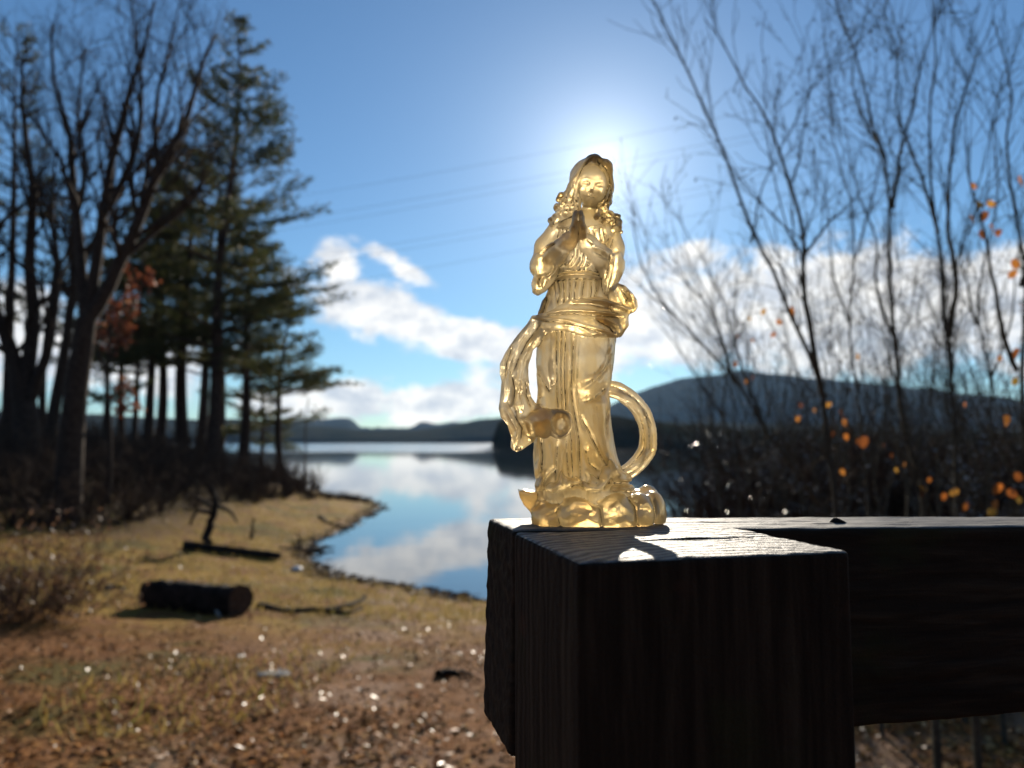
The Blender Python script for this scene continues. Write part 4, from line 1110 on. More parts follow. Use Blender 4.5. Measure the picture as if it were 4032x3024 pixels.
def bark(name, a, b_, sc=14.0):
    return principled(name, a, 0.92, 0.15, sc, b_, 0.8, sc * 4)
M_bark = bark("grey_brown_bark", (0.034, 0.023, 0.016), (0.080, 0.057, 0.042))
M_pinebark = bark("pine_bark", (0.036, 0.024, 0.018), (0.09, 0.06, 0.044), 9.0)
M_sap = bark("sapling_bark", (0.060, 0.056, 0.040), (0.13, 0.12, 0.085), 40.0)
M_needle = leafy("pine_needles", [(0.0, (0.034, 0.052, 0.015)), (0.5, (0.070, 0.082, 0.026)), (0.8, (0.11, 0.10, 0.034)), (1.0, (0.14, 0.10, 0.042))], 0.6, 0.45)
M_rust = leafy("rust_leaves", [(0.0, (0.12, 0.035, 0.018)), (0.6, (0.24, 0.075, 0.035)), (1.0, (0.30, 0.13, 0.06))], 0.6, 0.35)
M_orange = leafy("orange_leaf", [(0.0, (0.20, 0.065, 0.02)), (0.35, (0.48, 0.15, 0.03)), (0.75, (0.60, 0.25, 0.05)), (1.0, (0.58, 0.36, 0.06))], 0.5, 0.55)
for nd in list(M_orange.node_tree.nodes):
    if nd.type == 'VALTORGB':
        oi = M_orange.node_tree.nodes.new('ShaderNodeObjectInfo')
        M_orange.node_tree.links.new(oi.outputs['Random'], nd.inputs[0])
M_brush = principled("brush_twigs", (0.034, 0.022, 0.016), 0.95, 0.08, None, (0.12, 0.08, 0.055), island=True)

def cards(P, D, length, width, rs, sides=1):
    """thin pointed blades at points P along directions D"""
    n = len(P)
    D = unit(D)
    s = unit(np.cross(D, rs.randn(n, 3)))
    w = np.asarray(width).reshape(-1, 1) * np.ones((n, 1))
    l = np.asarray(length).reshape(-1, 1) * np.ones((n, 1))
    V = np.concatenate((P - s * w * 0.5, P + s * w * 0.5, P + D * l * 0.6 + s * w * 0.6, P + D * l, P + D * l * 0.6 - s * w * 0.6), 1).reshape(-1, 3)
    i = np.arange(n)[:, None] * 5
    return V, i + np.array([[0, 1, 2, 3, 4]])

# ---- bare broadleaf trees on the left bank
def limb_tree(name, label, Y, trunk, limbs, r0, seed, spec, group=None, mat=None, yspread=1.0):
    rs = np.random.RandomState(seed)
    base = at2(*trunk[0], Y)
    g = gz(base[0], Y)
    root = thing(name, (base[0], Y, g), label, "tree", group)
    o = np.array((base[0], Y, g))
    tp = np.array([at2(x, y, Y) for x, y in trunk]) - o
    tp = np.concatenate(([[tp[0][0], 0, -0.15]], tp)) if tp[0][2] > 0.2 else np.concatenate(([tp[0] * [1, 1, 0] + [0, 0, -0.2]], tp[1:]))
    n = 14
    tr = resample(tp, n)
    rt = np.linspace(r0, r0 * 0.72, n)
    rt[0] *= 1.35
    tl = [(tr, rt)]
    twigs, tips, big = [], [], []
    for lm, rl in limbs:
        dy = rs.uniform(-1, 1) * yspread
        lp = np.array([at2(x, y, Y + dy * k / (len(lm) - 1)) for k, (x, y) in enumerate(lm)]) - o
        lp = resample(lp, 16)
        lp[2:] += np.cumsum(rs.randn(14, 3) * 0.02 * Y / 17, axis=0)
        rr = np.linspace(rl, rl * 0.16, 16)
        big.append((lp, rr))
        ramify(rs, lp, rr, spec, twigs, tips, 0, 0.0045)
    V, Q = tubes(tl, 10)
    obj('trunk', mesh_np('trunk', V, Q), mat or M_bark, root)
    for l_ in big:
        V, Q = tubes([l_], 7)
        obj('limb', mesh_np('limb', V, Q), mat or M_bark, root)
    V, Q = tubes(twigs, 4)
    tag(obj('crown', mesh_np('crown', V, Q), mat or M_bark, root), kind='stuff')
    return root, tips
SP = [(2.8, 1.2, 3.6, 20, 55, 0.45, 0.2, 0.3), (2.8, 0.6, 1.6, 20, 60, 0.5, 0.15, 0.25), (3.6, 0.3, 0.8, 20, 60, 0.6, 0.1, 0.2)]
limb_tree('bare_tree', "large bare broadleaf tree with a thick trunk and fanning limbs on the left bank", 17.0,
          [(150, 1030), (156, 930), (166, 830), (178, 750), (186, 690)],
          [([(186, 695), (225, 640), (262, 560), (300, 480), (345, 380), (390, 290), (430, 180), (470, 80)], .17), ([(182, 720), (200, 600), (215, 480), (235, 350), (265, 230), (300, 120), (330, 0)], .15),
           ([(184, 700), (172, 560), (160, 430), (150, 300), (122, 180), (110, 50)], .13), ([(262, 560), (330, 500), (400, 430), (470, 350)], .08), ([(215, 480), (262, 400), (300, 320), (312, 220), (300, 100), (290, -40)], .09),
           ([(345, 380), (338, 300), (345, 200), (372, 110), (396, -10)], .07), ([(160, 430), (120, 330), (70, 260), (20, 200)], .07), ([(300, 480), (320, 380), (360, 250), (380, 160)], .06)], .30, 3, SP)
limb_tree('bare_tree', "bare multi-stemmed tree forking low at the left edge of the picture", 21.0, [(58, 960), (56, 900), (52, 870)],
          [([(50, 880), (30, 780), (0, 700), (-40, 600), (-80, 480)], .26), ([(54, 880), (60, 780), (76, 680), (70, 560), (82, 420), (60, 280), (50, 120)], .22), ([(58, 880), (95, 790), (116, 700), (120, 600), (104, 480), (110, 330)], .16), ([(0, 700), (-30, 600), (-20, 500), (70, 425), (150, 352)], .12)], .42, 5, SP)
limb_tree('bare_tree', "slim bare tree standing between the two big bare trees on the left", 25.0, [(108, 960), (118, 880), (132, 800), (142, 740)],
          [([(142, 745), (152, 640), (142, 500), (168, 380), (160, 250), (180, 100)], .15), ([(148, 690), (190, 560), (240, 450), (262, 330), (240, 200)], .1), ([(146, 640), (110, 540), (90, 430), (96, 300)], .09)], .21, 7, SP)

# rusty leaves still hanging on a small oak beside the big bare tree
rs = np.random.RandomState(77)
oak, tips = limb_tree('oak_sapling', "small oak with rust-red leaves beside the big bare trunk", 19.0, [(238, 1000), (236, 900), (228, 800)],
                      [([(228, 805), (215, 740), (228, 700), (262, 650), (330, 596)], .035), ([(230, 790), (250, 740), (250, 690), (285, 640)], .03), ([(228, 800), (215, 730), (222, 690), (236, 668)], .03), ([(238, 860), (255, 850), (270, 842)], .02), ([(236, 880), (262, 870), (300, 880)], .02)], .06, 9, [(5.0, .3, .8, 30, 70, .5, .3, .1), (6.0, .1, .3, 20, 60, .6, .2, 0)], yspread=0.3)
tp = np.array([x[0] for x in tips])
sel = rs.randint(0, len(tp), 420)
V, Q = cards(tp[sel] + rs.randn(420, 3) * 0.09, rs.randn(420, 3) + [0, 0, -0.6], rs.uniform(.09, .16, 420), rs.uniform(.05, .09, 420), rs)
tag(obj('leaves', mesh_np('leaves', V, Q, False), M_rust, oak), kind='stuff')

# ---- pines
def pine_meshes(seed, h, cb, spread, lean, density=1.0, top_pow=0.75):
    rs = np.random.RandomState(seed)
    n = 16
    zt = np.linspace(-0.2, h, n)
    def axis(z):
        return np.array((lean[0] * (max(z, 0) / h) ** 1.3 + 0.12 * math.sin(z * 0.5 + seed), lean[1] * z / h, z))
    r0 = 0.011 * h + 0.05
    trunk = [(np.array([axis(z) for z in zt]), np.interp(zt, [-0.2, 1.0, h], [r0 * 1.3, r0, 0.02]))]
    lines, TP, TD = [], [], []
    z = cb * h
    while z < h - 0.2:
        f_ = (h - z) / (h * (1 - cb))
        for k in range(rs.randint(3, 6)):
            if rs.rand() > density:
                continue
            az = rs.rand() * 6.283
            L = spread * (f_ ** top_pow) * rs.uniform(0.5, 1.12) + 0.3
            el = R(rs.uniform(-8, 14) + 32 * (1 - f_))
            d = np.array((math.cos(az) * math.cos(el), math.sin(az) * math.cos(el), math.sin(el)))
            b = branch(rs, axis(z), d, L, 7, 0.22, 0.16)
            lines.append((b, np.linspace(0.012 * L + 0.012, 0.006, 7)))
            m = int(5 + L * 5.5)
            for t_ in np.linspace(0.32, 1.0, m):
                u = t_ * 6
                i = min(int(u), 5)
                p = b[i] + (b[i + 1] - b[i]) * (u - i)
                tg = unit(b[i + 1] - b[i])
                sd_ = unit(np.cross(tg, (0, 0, 1))) * (1 if rs.rand() < .5 else -1)
                L2_ = rs.uniform(0.2, 0.55) * (1.2 - t_) * min(L, 3.0) + 0.12
                e = p + (tg * 0.7 + sd_ * 0.8 + np.array((0, 0, rs.uniform(-.1, .3)))) * L2_
                for w in np.linspace(0.2, 1.0, max(2, int(L2_ / 0.13))):
                    TP.append(p + (e - p) * w + rs.randn(3) * 0.04)
                    TD.append(unit(e - p) * 0.8 + np.array((0, 0, 0.25)))
        z += rs.uniform(0.30, 0.62) * (0.5 + 0.5 * f_ + 0.15)
    TP, TD = np.array(TP), np.array(TD)
    m = 5
    P = np.repeat(TP, m, 0)
    D = unit(np.repeat(TD, m, 0) + rs.randn(len(P), 3) * 0.75)
    V, Q = cards(P, D, rs.uniform(0.14, 0.26, len(P)), rs.uniform(0.018, 0.034, len(P)), rs)
    tv, tq = tubes(trunk, 8)
    bv_, bq = tubes(lines, 4)
    return mesh_np('trunk', tv, tq), mesh_np('crown', V, Q, False), mesh_np('boughs', bv_, bq), h
PINE = [pine_meshes(101, 20.0, 0.20, 5.0, (0.7, 0.3), 0.60, 0.75), pine_meshes(103, 15.0, 0.42, 2.9, (0.2, 0.2), 0.62), pine_meshes(107, 13.0, 0.36, 3.2, (0.5, -0.2), 0.6), pine_meshes(109, 10.0, 0.30, 2.6, (0.3, 0.0), 0.6), pine_meshes(113, 19.0, 0.45, 2.4, (0.5, 0.3), 0.35, 0.5)]
for tm, cm, bm_, _ in PINE:
    tm.materials.append(M_pinebark)
    bm_.materials.append(M_pinebark)
    cm.materials.append(M_needle)
def pine(label, px, Y, top, var, turn, sq=1.0):
    p = at2(px, 985, Y)
    g = gz(p[0], Y)
    zt = at2(px, top, Y)[2]
    tm, cm, bm_, h = PINE[var]
    root = thing('pine_tree', (p[0], Y, g - 0.05), label, "pine tree", "pines on the left bank")
    s = (zt - g) / h
    root.scale = (s * sq, s * sq, s)
    root.rotation_euler = (0, 0, turn)
    obj('trunk', tm, None, root)
    tag(obj('crown', cm, None, root), kind='stuff')
    tag(obj('boughs', bm_, None, root), kind='stuff')
pine("tallest pine, its dark crown rising to the top of the picture beside open sky", 452, 31, 30, 0, 0.0, 1.18)
pine("pine with a dense dark crown just left of the tallest pine", 392, 34, 330, 1, 1.2, 1.45)
pine("pine with low spreading boughs reaching out over the lake, right of the tallest pine", 522, 34, 500, 2, -0.4, 1.5)
pine("short pine nearest the open water at the right end of the wooded bank", 600, 37, 640, 3, 0.6, 1.35)
pine("slender pine whose bare trunk stands right beside the tallest pine's trunk", 474, 37, 420, 1, 2.6, 1.35)
pine("thin pine midway between the big bare tree and the tallest pine", 318, 33, 450, 2, 2.1, 1.35)
pine("thin pine leaning slightly, third trunk left of the tallest pine", 347, 36, 520, 1, 4.0, 1.3)
pine("pine trunk just right of the rust-leaved oak", 288, 30, 520, 1, 5.1)
pine("pine close behind the rust-leaved oak", 264, 35, 450, 2, 3.3)
pine("pine right of the big bare trunk, partly hidden by its limbs", 226, 28, 560, 3, 1.9)
pine("sparse evergreen pine towering behind the bare trees at the left edge", 14, 27, 60, 4, 2.4, 0.9)
pine("pine with its trunk seen between the leftmost bare trees", 88, 33, 380, 1, 0.3)
pine("dark pine filling the gap behind the tallest pine and the bare trees", 424, 45, 360, 2, 0.9, 1.2)
pine("pine rising behind the oak, its crown mixing with the bare limbs", 345, 46, 380, 1, 3.0, 1.2)
pine("young pine low at the water's edge behind the bank's end", 566, 42, 760, 3, 2.8, 1.2)

# thin dead tree at the end of the bank
rs = np.random.RandomState(15)
Yd = 30.0
p = at2(657, 1062, Yd)
o = np.array((p[0], Yd, gz(p[0], Yd)))
root = thing('dead_tree', o, "thin leafless dead stem at the right end of the wooded bank", "tree")
tr = resample([(0, 0, -.1), (.03, 0, 1.2), (.0, 0, 2.4), (.09, 0, 3.7)], 8)
V, Q = tubes([(tr, np.linspace(.05, .015, 8))], 6)
obj('trunk', mesh_np('trunk', V, Q), M_bark, root)
tw = []
ramify(rs, tr, np.linspace(.05, .015, 8), [(3, .3, .8, 40, 80, .4, .4, 0), (3, .1, .3, 30, 60, .5, .2, 0)], tw, [])
V, Q = tubes(tw, 4)
tag(obj('twigs', mesh_np('twigs', V, Q), M_bark, root), kind='stuff')

# ---- brush: tangled undergrowth nobody could count
def thicket(name, label, poly, n, hlo, hhi, seed, twigs=15, r=0.006, leaves=3, mat=None, sides=3):
    rs = np.random.RandomState(seed)
    poly = np.array(poly, float)
    lo, hi = poly.min(0), poly.max(0)
    c = rs.uniform(lo, hi, (n * 4, 2))
    c = c[poly_sdf(c[:, 0], c[:, 1], poly) < 0][:n]
    zb = ground_z(c[:, 0], c[:, 1])
    k = len(c) * twigs
    B = np.repeat(np.column_stack((c, zb)), twigs, 0)
    H_ = np.repeat(rs.uniform(hlo, hhi, len(c)), twigs) * rs.uniform(.45, 1.1, k)
    D = rs.randn(k, 3) * 0.42 + [0, 0, 1.0]
    D = unit(D)
    m1 = B + D * (H_ * .5)[:, None] + rs.randn(k, 3) * 0.05
    m2 = m1 + unit(D + rs.randn(k, 3) * .35) * (H_ * .5)[:, None]
    P = np.stack((B - [0, 0, .05], m1, m2), 1)
    rr = np.stack((np.full(k, r), np.full(k, r * .7), np.full(k, r * .3)), 1)
    # side twigs
    j = rs.randint(0, k, k * 2)
    t_ = rs.rand(k * 2, 1)
    b0 = m1[j] + (m2[j] - m1[j]) * t_
    dd = unit(D[j] + rs.randn(k * 2, 3) * .8)
    l_ = (H_[j] * rs.uniform(.15, .4, k * 2))[:, None]
    P2 = np.stack((b0, b0 + dd * l_ * .5, b0 + dd * l_ + rs.randn(k * 2, 3) * .02), 1)
    r2 = np.tile([r * .45, r * .35, r * .2], (k * 2, 1))
    V, Q = tubes(list(zip(P, rr)) + list(zip(P2, r2)), sides)
    o = obj(name, mesh_np(name, V, Q), mat or M_brush)
    return tag(o, label, "undergrowth", kind='stuff'), m2, P2[:, 2]
thicket('undergrowth', "dark tangled undergrowth covering the wooded left bank", [tuple(ground_hit(x_, y_)[:2]) for x_, y_ in ((-250, 1170), (0, 1158), (150, 1148), (300, 1126), (430, 1100), (560, 1088), (660, 1072))] + [(-8.2, 33), (-12, 40), (-40, 42), (-44, 14)], 3800, .5, 1.6, 201, 10, .014)
thicket('lakeside_brush', "dark brush of bare twigs along the shore behind the rail", [(2.6, 8.6), (6, 8.2), (13, 8.0), (14, 11.0), (2.6, 11.2)], 1500, 1.5, 2.8, 203, 14, .012)
thicket('shore_tufts', "short dark dead stalks along the far edge of the grassy spit", [tuple(ground_hit(x_, y_)[:2]) for x_, y_ in ((650, 1078), (790, 1086), (800, 1083), (760, 1077), (700, 1070), (650, 1064))], 120, .10, .32, 205, 8, .010)

# ---- front left bush
rs = np.random.RandomState(31)
hb = ground_hit(60, 1330)
root = thing('bush', hb, "low brown leafless bush at the left edge beside the thick log", "bush")
tw = []
for _ in range(170):
    a = rs.rand() * 6.28
    b0 = np.array((math.cos(a) * rs.uniform(0, .7), math.sin(a) * rs.uniform(0, .4), 0))
    b1 = branch(rs, b0, np.array((math.cos(a) * .5, math.sin(a) * .5, 1)) + rs.randn(3) * .35, rs.uniform(.4, 1.15), 5, .5, 0)
    tw.append((b1, np.linspace(.006, .002, 5)))
    for _k in range(5):
        q0 = b1[rs.randint(1, 5)]
        tw.append((branch(rs, q0, rs.randn(3) + [0, 0, .5], rs.uniform(.15, .4), 5, .5, 0), np.linspace(.003, .0015, 5)))
V, Q = tubes(tw, 3)
obj('twigs', mesh_np('twigs', V, Q), principled("bush_twigs", (0.05, 0.030, 0.020), 0.9, 0.1, None, (0.16, 0.105, 0.075), island=True), root)['kind'] = 'stuff'
P = np.array([l[0][-1] for l in tw])
V, Q = cards(P, rs.randn(len(P), 3), .05, .025, rs)
tag(obj('dry_leaves', mesh_np('dry_leaves', V, Q, False), leafy("dry_leaf", [(0, (.12, .06, .03)), (1, (.24, .14, .08))]), root), kind='stuff')

# ---- saplings on the right
M_glint = principled("glint_flake", (0.16, 0.12, 0.08), 0.30, 0.8)  # glossy flakes added to make sun glints among the twigs
def flakes(root, P, rs, size=.010):
    """small glossy flakes added to the twigs, tilted to flash the sun at the camera"""
    n = len(P)
    N = unit(np.column_stack((rs.randn(n) * .22 + .22, rs.randn(n) * .22 - .22, np.ones(n))))
    A = unit(np.cross(N, rs.randn(n, 3)))
    B = np.cross(N, A)
    sz = size * rs.uniform(.6, 1.3, (n, 1))
    V = np.concatenate((P - A * sz, P + B * sz * .8, P + A * sz, P - B * sz * .8), 1).reshape(-1, 3)
    o = obj('glint_flakes', mesh_np('glint_flakes', V, np.arange(n)[:, None] * 4 + [[0, 1, 2, 3]], False), M_glint, root)
    o['kind'] = 'stuff'
SAPS = [
    # label, Y, stems [(points, base radius)]
    ("bare sapling with a dark forking stem, first tall one right of the figurine", 3.5, [([(1812, 1180), (1800, 1040), (1780, 915), (1776, 854), (1742, 770), (1709, 705), (1670, 607), (1623, 521), (1564, 373), (1509, 247), (1454, 129), (1395, 0), (1370, -60)], .022),
        ([(1776, 854), (1762, 770), (1752, 680), (1744, 600), (1745, 541), (1713, 392), (1674, 282), (1626, 204), (1579, 102), (1530, 40)], .016), ([(1745, 541), (1790, 480), (1850, 420), (1905, 360)], .008), ([(1713, 392), (1730, 300), (1745, 180), (1760, 60)], .006), ([(1623, 521), (1640, 400), (1690, 300), (1730, 200)], .006)]),
    ("bare sapling leaning far left behind the figurine's looped sash", 4.2, [([(1800, 1150), (1771, 1090), (1715, 1015), (1658, 945), (1587, 827), (1489, 717), (1422, 639), (1380, 540), (1370, 440)], .022), ([(1587, 827), (1540, 700), (1470, 600), (1400, 540)], .011), ([(1658, 945), (1600, 780), (1560, 640), (1500, 520), (1440, 430)], .011)]),
    ("upright bare sapling with a thick dark stem right of the nearest forked sapling", 3.9, [([(2000, 1180), (1992, 1030), (1964, 953), (1940, 757), (1928, 619), (1926, 521), (1928, 451), (1913, 341), (1885, 243), (1858, 129), (1815, 20), (1800, -60)], .024), ([(1928, 451), (1945, 340), (1985, 220), (2010, 100), (2030, -20)], .012), ([(1913, 341), (1860, 240), (1840, 150), (1850, 20)], .009), ([(1940, 757), (1900, 640), (1890, 500), (1850, 400), (1830, 280)], .010)]),
    ("tall bare sapling near the right edge with two parallel stems", 3.3, [([(2085, 1180), (2074, 1031), (2050, 729), (2038, 651), (2038, 569), (2027, 502), (2007, 353), (2011, 196), (2019, 78), (2000, -60)], .020), ([(2050, 729), (2066, 600), (2050, 480), (2060, 340), (2100, 180), (2150, 40)], .013), ([(2027, 502), (1990, 380), (1950, 260), (1940, 120), (1900, 0)], .009)]),
    ("dark bare sapling cut by the right edge of the picture", 3.0, [([(2215, 1180), (2208, 1000), (2196, 800), (2205, 620), (2190, 470), (2170, 330), (2180, 200), (2140, 60)], .020), ([(2196, 800), (2150, 660), (2120, 500), (2090, 380), (2080, 240)], .011), ([(2205, 620), (2230, 480), (2210, 300)], .010)]),
    ("slim bare sapling rising between the forked sapling and the upright one", 5.0, [([(1880, 1140), (1866, 960), (1850, 820), (1835, 700), (1846, 560), (1838, 430), (1800, 300), (1790, 150), (1770, 0)], .016), ([(1835, 700), (1800, 580), (1790, 450), (1760, 330)], .009), ([(1846, 560), (1880, 440), (1900, 300), (1890, 160)], .008)]),
    ("small bare sapling whose stem crosses low in front of the lakeside mountain", 5.6, [([(1600, 1140), (1590, 1000), (1560, 900), (1570, 780), (1540, 660), (1490, 560), (1470, 450)], .015), ([(1560, 900), (1500, 800), (1450, 720), (1400, 660)], .009), ([(1570, 780), (1620, 660), (1640, 560)], .008)]),
    ("bare sapling close to the right edge, behind the two-stemmed one", 4.8, [([(2140, 1140), (2130, 960), (2140, 820), (2110, 700), (2120, 560), (2150, 420), (2140, 280), (2160, 150)], .017), ([(2140, 820), (2180, 700), (2190, 560), (2220, 430)], .010), ([(2110, 700), (2080, 560), (2090, 430)], .009)]),
    ("little bare sapling standing in the brush left of the upright sapling", 6.4, [([(1700, 1130), (1696, 1000), (1720, 880), (1715, 780), (1690, 660), (1700, 560)], .014), ([(1720, 880), (1760, 790), (1800, 720)], .009), ([(1715, 780), (1660, 700), (1630, 640)], .008)])]
rs = np.random.RandomState(77)
for bx_, Yb in ((1560, 7.2), (1640, 6.6), (1745, 7.4), (1830, 6.2), (1905, 7.0), (1960, 5.8), (2030, 6.6), (2095, 7.3), (2160, 6.0), (2205, 5.4), (2060, 5.2), (1990, 7.6)):
    st_ = []
    for k in range(3):
        x_, y_, dx_ = bx_, 1140, rs.uniform(-28, 10) + 14 * (k - 1)
        pts = [(x_, y_)]
        for _ in range(6):
            x_, y_ = x_ + dx_ + rs.uniform(-14, 14), y_ - rs.uniform(70, 110)
            pts.append((x_, y_))
        st_.append((pts, .013 - .002 * k))
    SAPS.append(("thin bare sapling in the tangle behind the nearer saplings", Yb, st_))
SSP = [(6.5, .30, 1.0, 15, 42, .42, .15, .4), (6.0, .12, .42, 18, 50, .6, .15, .25), (3.5, .05, .16, 20, 60, .7, .1, .1)]
sap_info = []
TW = {}
glint_P = []
pod_me = None
for si, (label, Y, stems) in enumerate(SAPS):
    rs = np.random.RandomState(400 + si)
    b0 = at2(*stems[0][0][0], Y)
    g = gz(b0[0], Y)
    o = np.array((b0[0], Y, g))
    root = thing('sapling', o, label, "sapling", "bare saplings right of the figurine" if si < 9 else "thin saplings in the tangle by the shore")
    big, tw, tips = [], [], []
    for k, (st_, r0) in enumerate(stems):
        dy = rs.uniform(-.5, .5) if k else rs.uniform(-.15, .15)
        lp = np.array([at2(x, y, Y + dy * max(0, i - (0 if k else 4)) / (len(st_) - 1)) for i, (x, y) in enumerate(st_)]) - o
        if k == 0:
            lp = np.concatenate(([[lp[0][0] + .03, 0, -.08]], lp))
        lp = resample(lp, 22)
        lp[1:] += np.cumsum(rs.randn(21, 3) * .004, 0)
        rr = r0 * np.interp(np.linspace(0, 1, 22), [0, .45, 1], [.95, .5, .13])
        big.append((lp, rr))
        ramify(rs, lp, rr, SSP, tw, tips, 0, 0.0016)
    for l_ in big:
        V, Q = tubes([l_], 7)
        obj('stem', mesh_np('stem', V, Q), M_sap, root)
    V, Q = tubes(tw, 4)
    tw_o = tag(obj('twigs', mesh_np('twigs', V, Q), M_sap, root), kind='stuff')
    TW[root.name] = tw_o
    tp = np.array([x[0] for x in tips])
    sap_info.append((root, o, np.concatenate([l[0] for l in big]), tp, Y))
    every = np.concatenate([l[0][1:] for l in tw] + [l[0] for l in big])
    every = every[every[:, 2] + g < 2.1]
    flakes(root, every[rs.choice(len(every), min(len(every), 700), False)], rs)

# orange leaves still hanging: one mesh, a child per leaf
u = np.linspace(0, np.pi, 6)
lv = [(0, 0, 0)] + [(math.sin(a) * .55 * s_, 0.12 * math.sin(a) - .1 * math.sin(2 * a), -(1 - math.cos(a)) * .75) for s_ in (1,) for a in u[1:-1]] + [(0, .05, -1.5)] + [(-math.sin(a) * .55, 0.12 * math.sin(a) + .1 * math.sin(2 * a), -(1 - math.cos(a)) * .75) for a in u[1:-1][::-1]]
lv = np.array(lv)
nL = len(lv)
mid = np.array([(0, .0, -.75)])
leaf_me = mesh_np('leaf', np.concatenate((lv, mid)) * 0.022, np.array([(i, (i + 1) % nL, nL) for i in range(nL)]))
leaf_me.materials.append(M_orange)
LEAF = [(1344 + .3923 * x, 521 + .3923 * y, s_) for x, y, s_ in [(705, 425, .8), (790, 385, 1), (850, 445, 1), (640, 520, .9), (725, 540, 1), (845, 510, 1.1), (930, 375, 1.5), (625, 670, 1.1), (725, 750, 1), (690, 770, .9), (970, 895, 1.5), (970, 970, 1.3), (1200, 940, 1), (1220, 990, 1.2), (1175, 1060, 1), (1230, 1070, 1),
        (1300, 630, 1), (1340, 1085, 1.7), (1300, 1100, 1), (1490, 1175, 1.1), (1560, 1220, 1.7), (1600, 1225, 1.4), (1510, 1255, 1.2), (1650, 1355, 1.4), (1655, 1390, 1.2), (1915, 1450, 1.5), (2050, 1440, 1.4), (2090, 1350, 1.6), (2120, 1380, 1.3), (2130, 975, 1.6), (2180, 600, 1.6), (2060, 1490, 1.3), (1210, 1265, 1)]]
LEAF += [(1344 + .3923 * x, 521 + .3923 * y, s_) for x, y, s_ in [(1700, 1310, .9), (1780, 1400, 1), (1850, 1380, 1.1), (2160, 1290, 1.2), (2190, 1420, 1.0), (1440, 1120, .9), (1060, 930, .8), (1150, 900, .9), (2200, 360, 1.1), (2170, 760, 1.1), (2080, 640, .8), (1890, 900, .8)]]
LEAF += [(1344 + .3923 * x, .3923 * y, s_) for x, y, s_ in [(1950, 1130, 1.1), (2010, 1120, 1.2), (2015, 1180, 1.6), (1930, 1200, 1.3), (1970, 1280, 1.4), (2035, 1245, 1.5), (2085, 1275, 1.1), (2190, 980, 1.6), (1920, 1020, 1.1), (2150, 1440, 1.3), (2170, 1500, 1.2)]]
rs = np.random.RandomState(91)
stalks = {}
for lx, ly, s_ in LEAF:
    best = None
    for root, o, sp, tp, Y in sap_info:
        target = at2(lx, ly, Y) - o
        al = np.concatenate((sp, tp))
        dd = np.linalg.norm((al - target) * [1, .6, 1], axis=1) + 0.03 * Y
        i = int(np.argmin(dd))
        if best is None or dd[i] < best[0]:
            best = (dd[i], root, al[i] * .35 + target * .65, target)
    near = (best[2] - best[3] * .65) / .35
    stalks.setdefault(best[1].name, (best[1], []))[1].append((resample(np.array([near, (near + best[3]) / 2 + rs.randn(3) * .01 + [0, 0, .015], best[3] + [0, 0, .012]]), 6), np.linspace(.0022, .0012, 6)))
    lf = obj('leaf', leaf_me, None, TW[best[1].name], best[3] + [0, 0, .01])
    lf.scale = (s_, s_, s_)
    lf.rotation_euler = (rs.uniform(-.5, .5), rs.uniform(-.9, .9), rs.uniform(-.9, .9))
for rt_, ls_ in stalks.values():
    tag(obj('leaf_stalks', mesh_np('leaf_stalks', *tubes(ls_, 4)), M_sap, rt_), kind='stuff')
# seed pods on the two saplings nearest the figurine
pv = []
for k in range(5):
    a = k * 1.256
    pv += [(.4 * math.cos(a), .4 * math.sin(a), -.7)]
pod_me = mesh_np('seed_pod', np.array([(0, 0, 0)] + pv + [(0, 0, -1.7)]) * .010, np.array([(0, 1 + k, 1 + (k + 1) % 5) for k in range(5)] + [(6, 1 + (k + 1) % 5, 1 + k) for k in range(5)]))
pod_me.materials.append(principled("seed_pod", (0.055, 0.045, 0.03), 0.8, 0.2))
for si, cnt in ((0, 60), (1, 30), (3, 14)):
    root, o, sp, tp, Y = sap_info[si]
    up = tp[tp[:, 2] + o[2] > 1.9]
    for i in rs.choice(len(up), min(cnt, len(up)), False):
        pd2 = obj('seed_pod', pod_me, None, TW[root.name], up[i])
        s_ = rs.uniform(.8, 1.6)
        pd2.scale = (s_, s_, s_)
        pd2.rotation_euler = (rs.uniform(-.5, .5), rs.uniform(-.5, .5), rs.rand() * 6)

# ================================================================== ground cover and small things
rs = np.random.RandomState(55)
def scatter(n, y0, y1, half=0.75, pw=1.6):
    """points spread over the ground in front of the camera, denser close by"""
    Yv = y0 + (y1 - y0) * rs.rand(n) ** pw
    Xv = rs.uniform(-half, half, n) * Yv
    return Xv, Yv
Xv, Yv = scatter(42000, 2.4, 12.5)
keep = (poly_sdf(Xv, Yv, shore) < -0.15) & (rs.rand(len(Xv)) < np.clip(.55 + .9 * noise2(Xv, Yv, 19, 3, 1.1), .06, 1)) & (rs.rand(len(Xv)) < np.clip((13 - Yv) / 5, .1, 1))
Xv, Yv = Xv[keep], Yv[keep]
Zv = ground_z(Xv, Yv) + 0.006
n = len(Xv)
N = unit(np.column_stack((rs.randn(n) * .28, rs.randn(n) * .28, np.ones(n))))
A = unit(np.cross(N, rs.randn(n, 3)))
B = np.cross(N, A)
P0 = np.column_stack((Xv, Yv, Zv + rs.rand(n) * .015))
sz = rs.uniform(.012, .034, (n, 1))
curlz = N * sz * rs.uniform(-.5, .5, (n, 1))
V = np.concatenate((P0 - A * sz, P0 - A * sz * .2 + B * sz * .62 + curlz, P0 + A * sz * 1.1, P0 - A * sz * .2 - B * sz * .62 + curlz), 1).reshape(-1, 3)
i0 = np.arange(n)[:, None] * 4
tri = np.concatenate((i0 + [[0, 2, 1]], i0 + [[0, 3, 2]]))
mt, t, out = material("fallen_leaf")
f_ = t.n('ShaderNodeNewGeometry').outputs['Random Per Island']
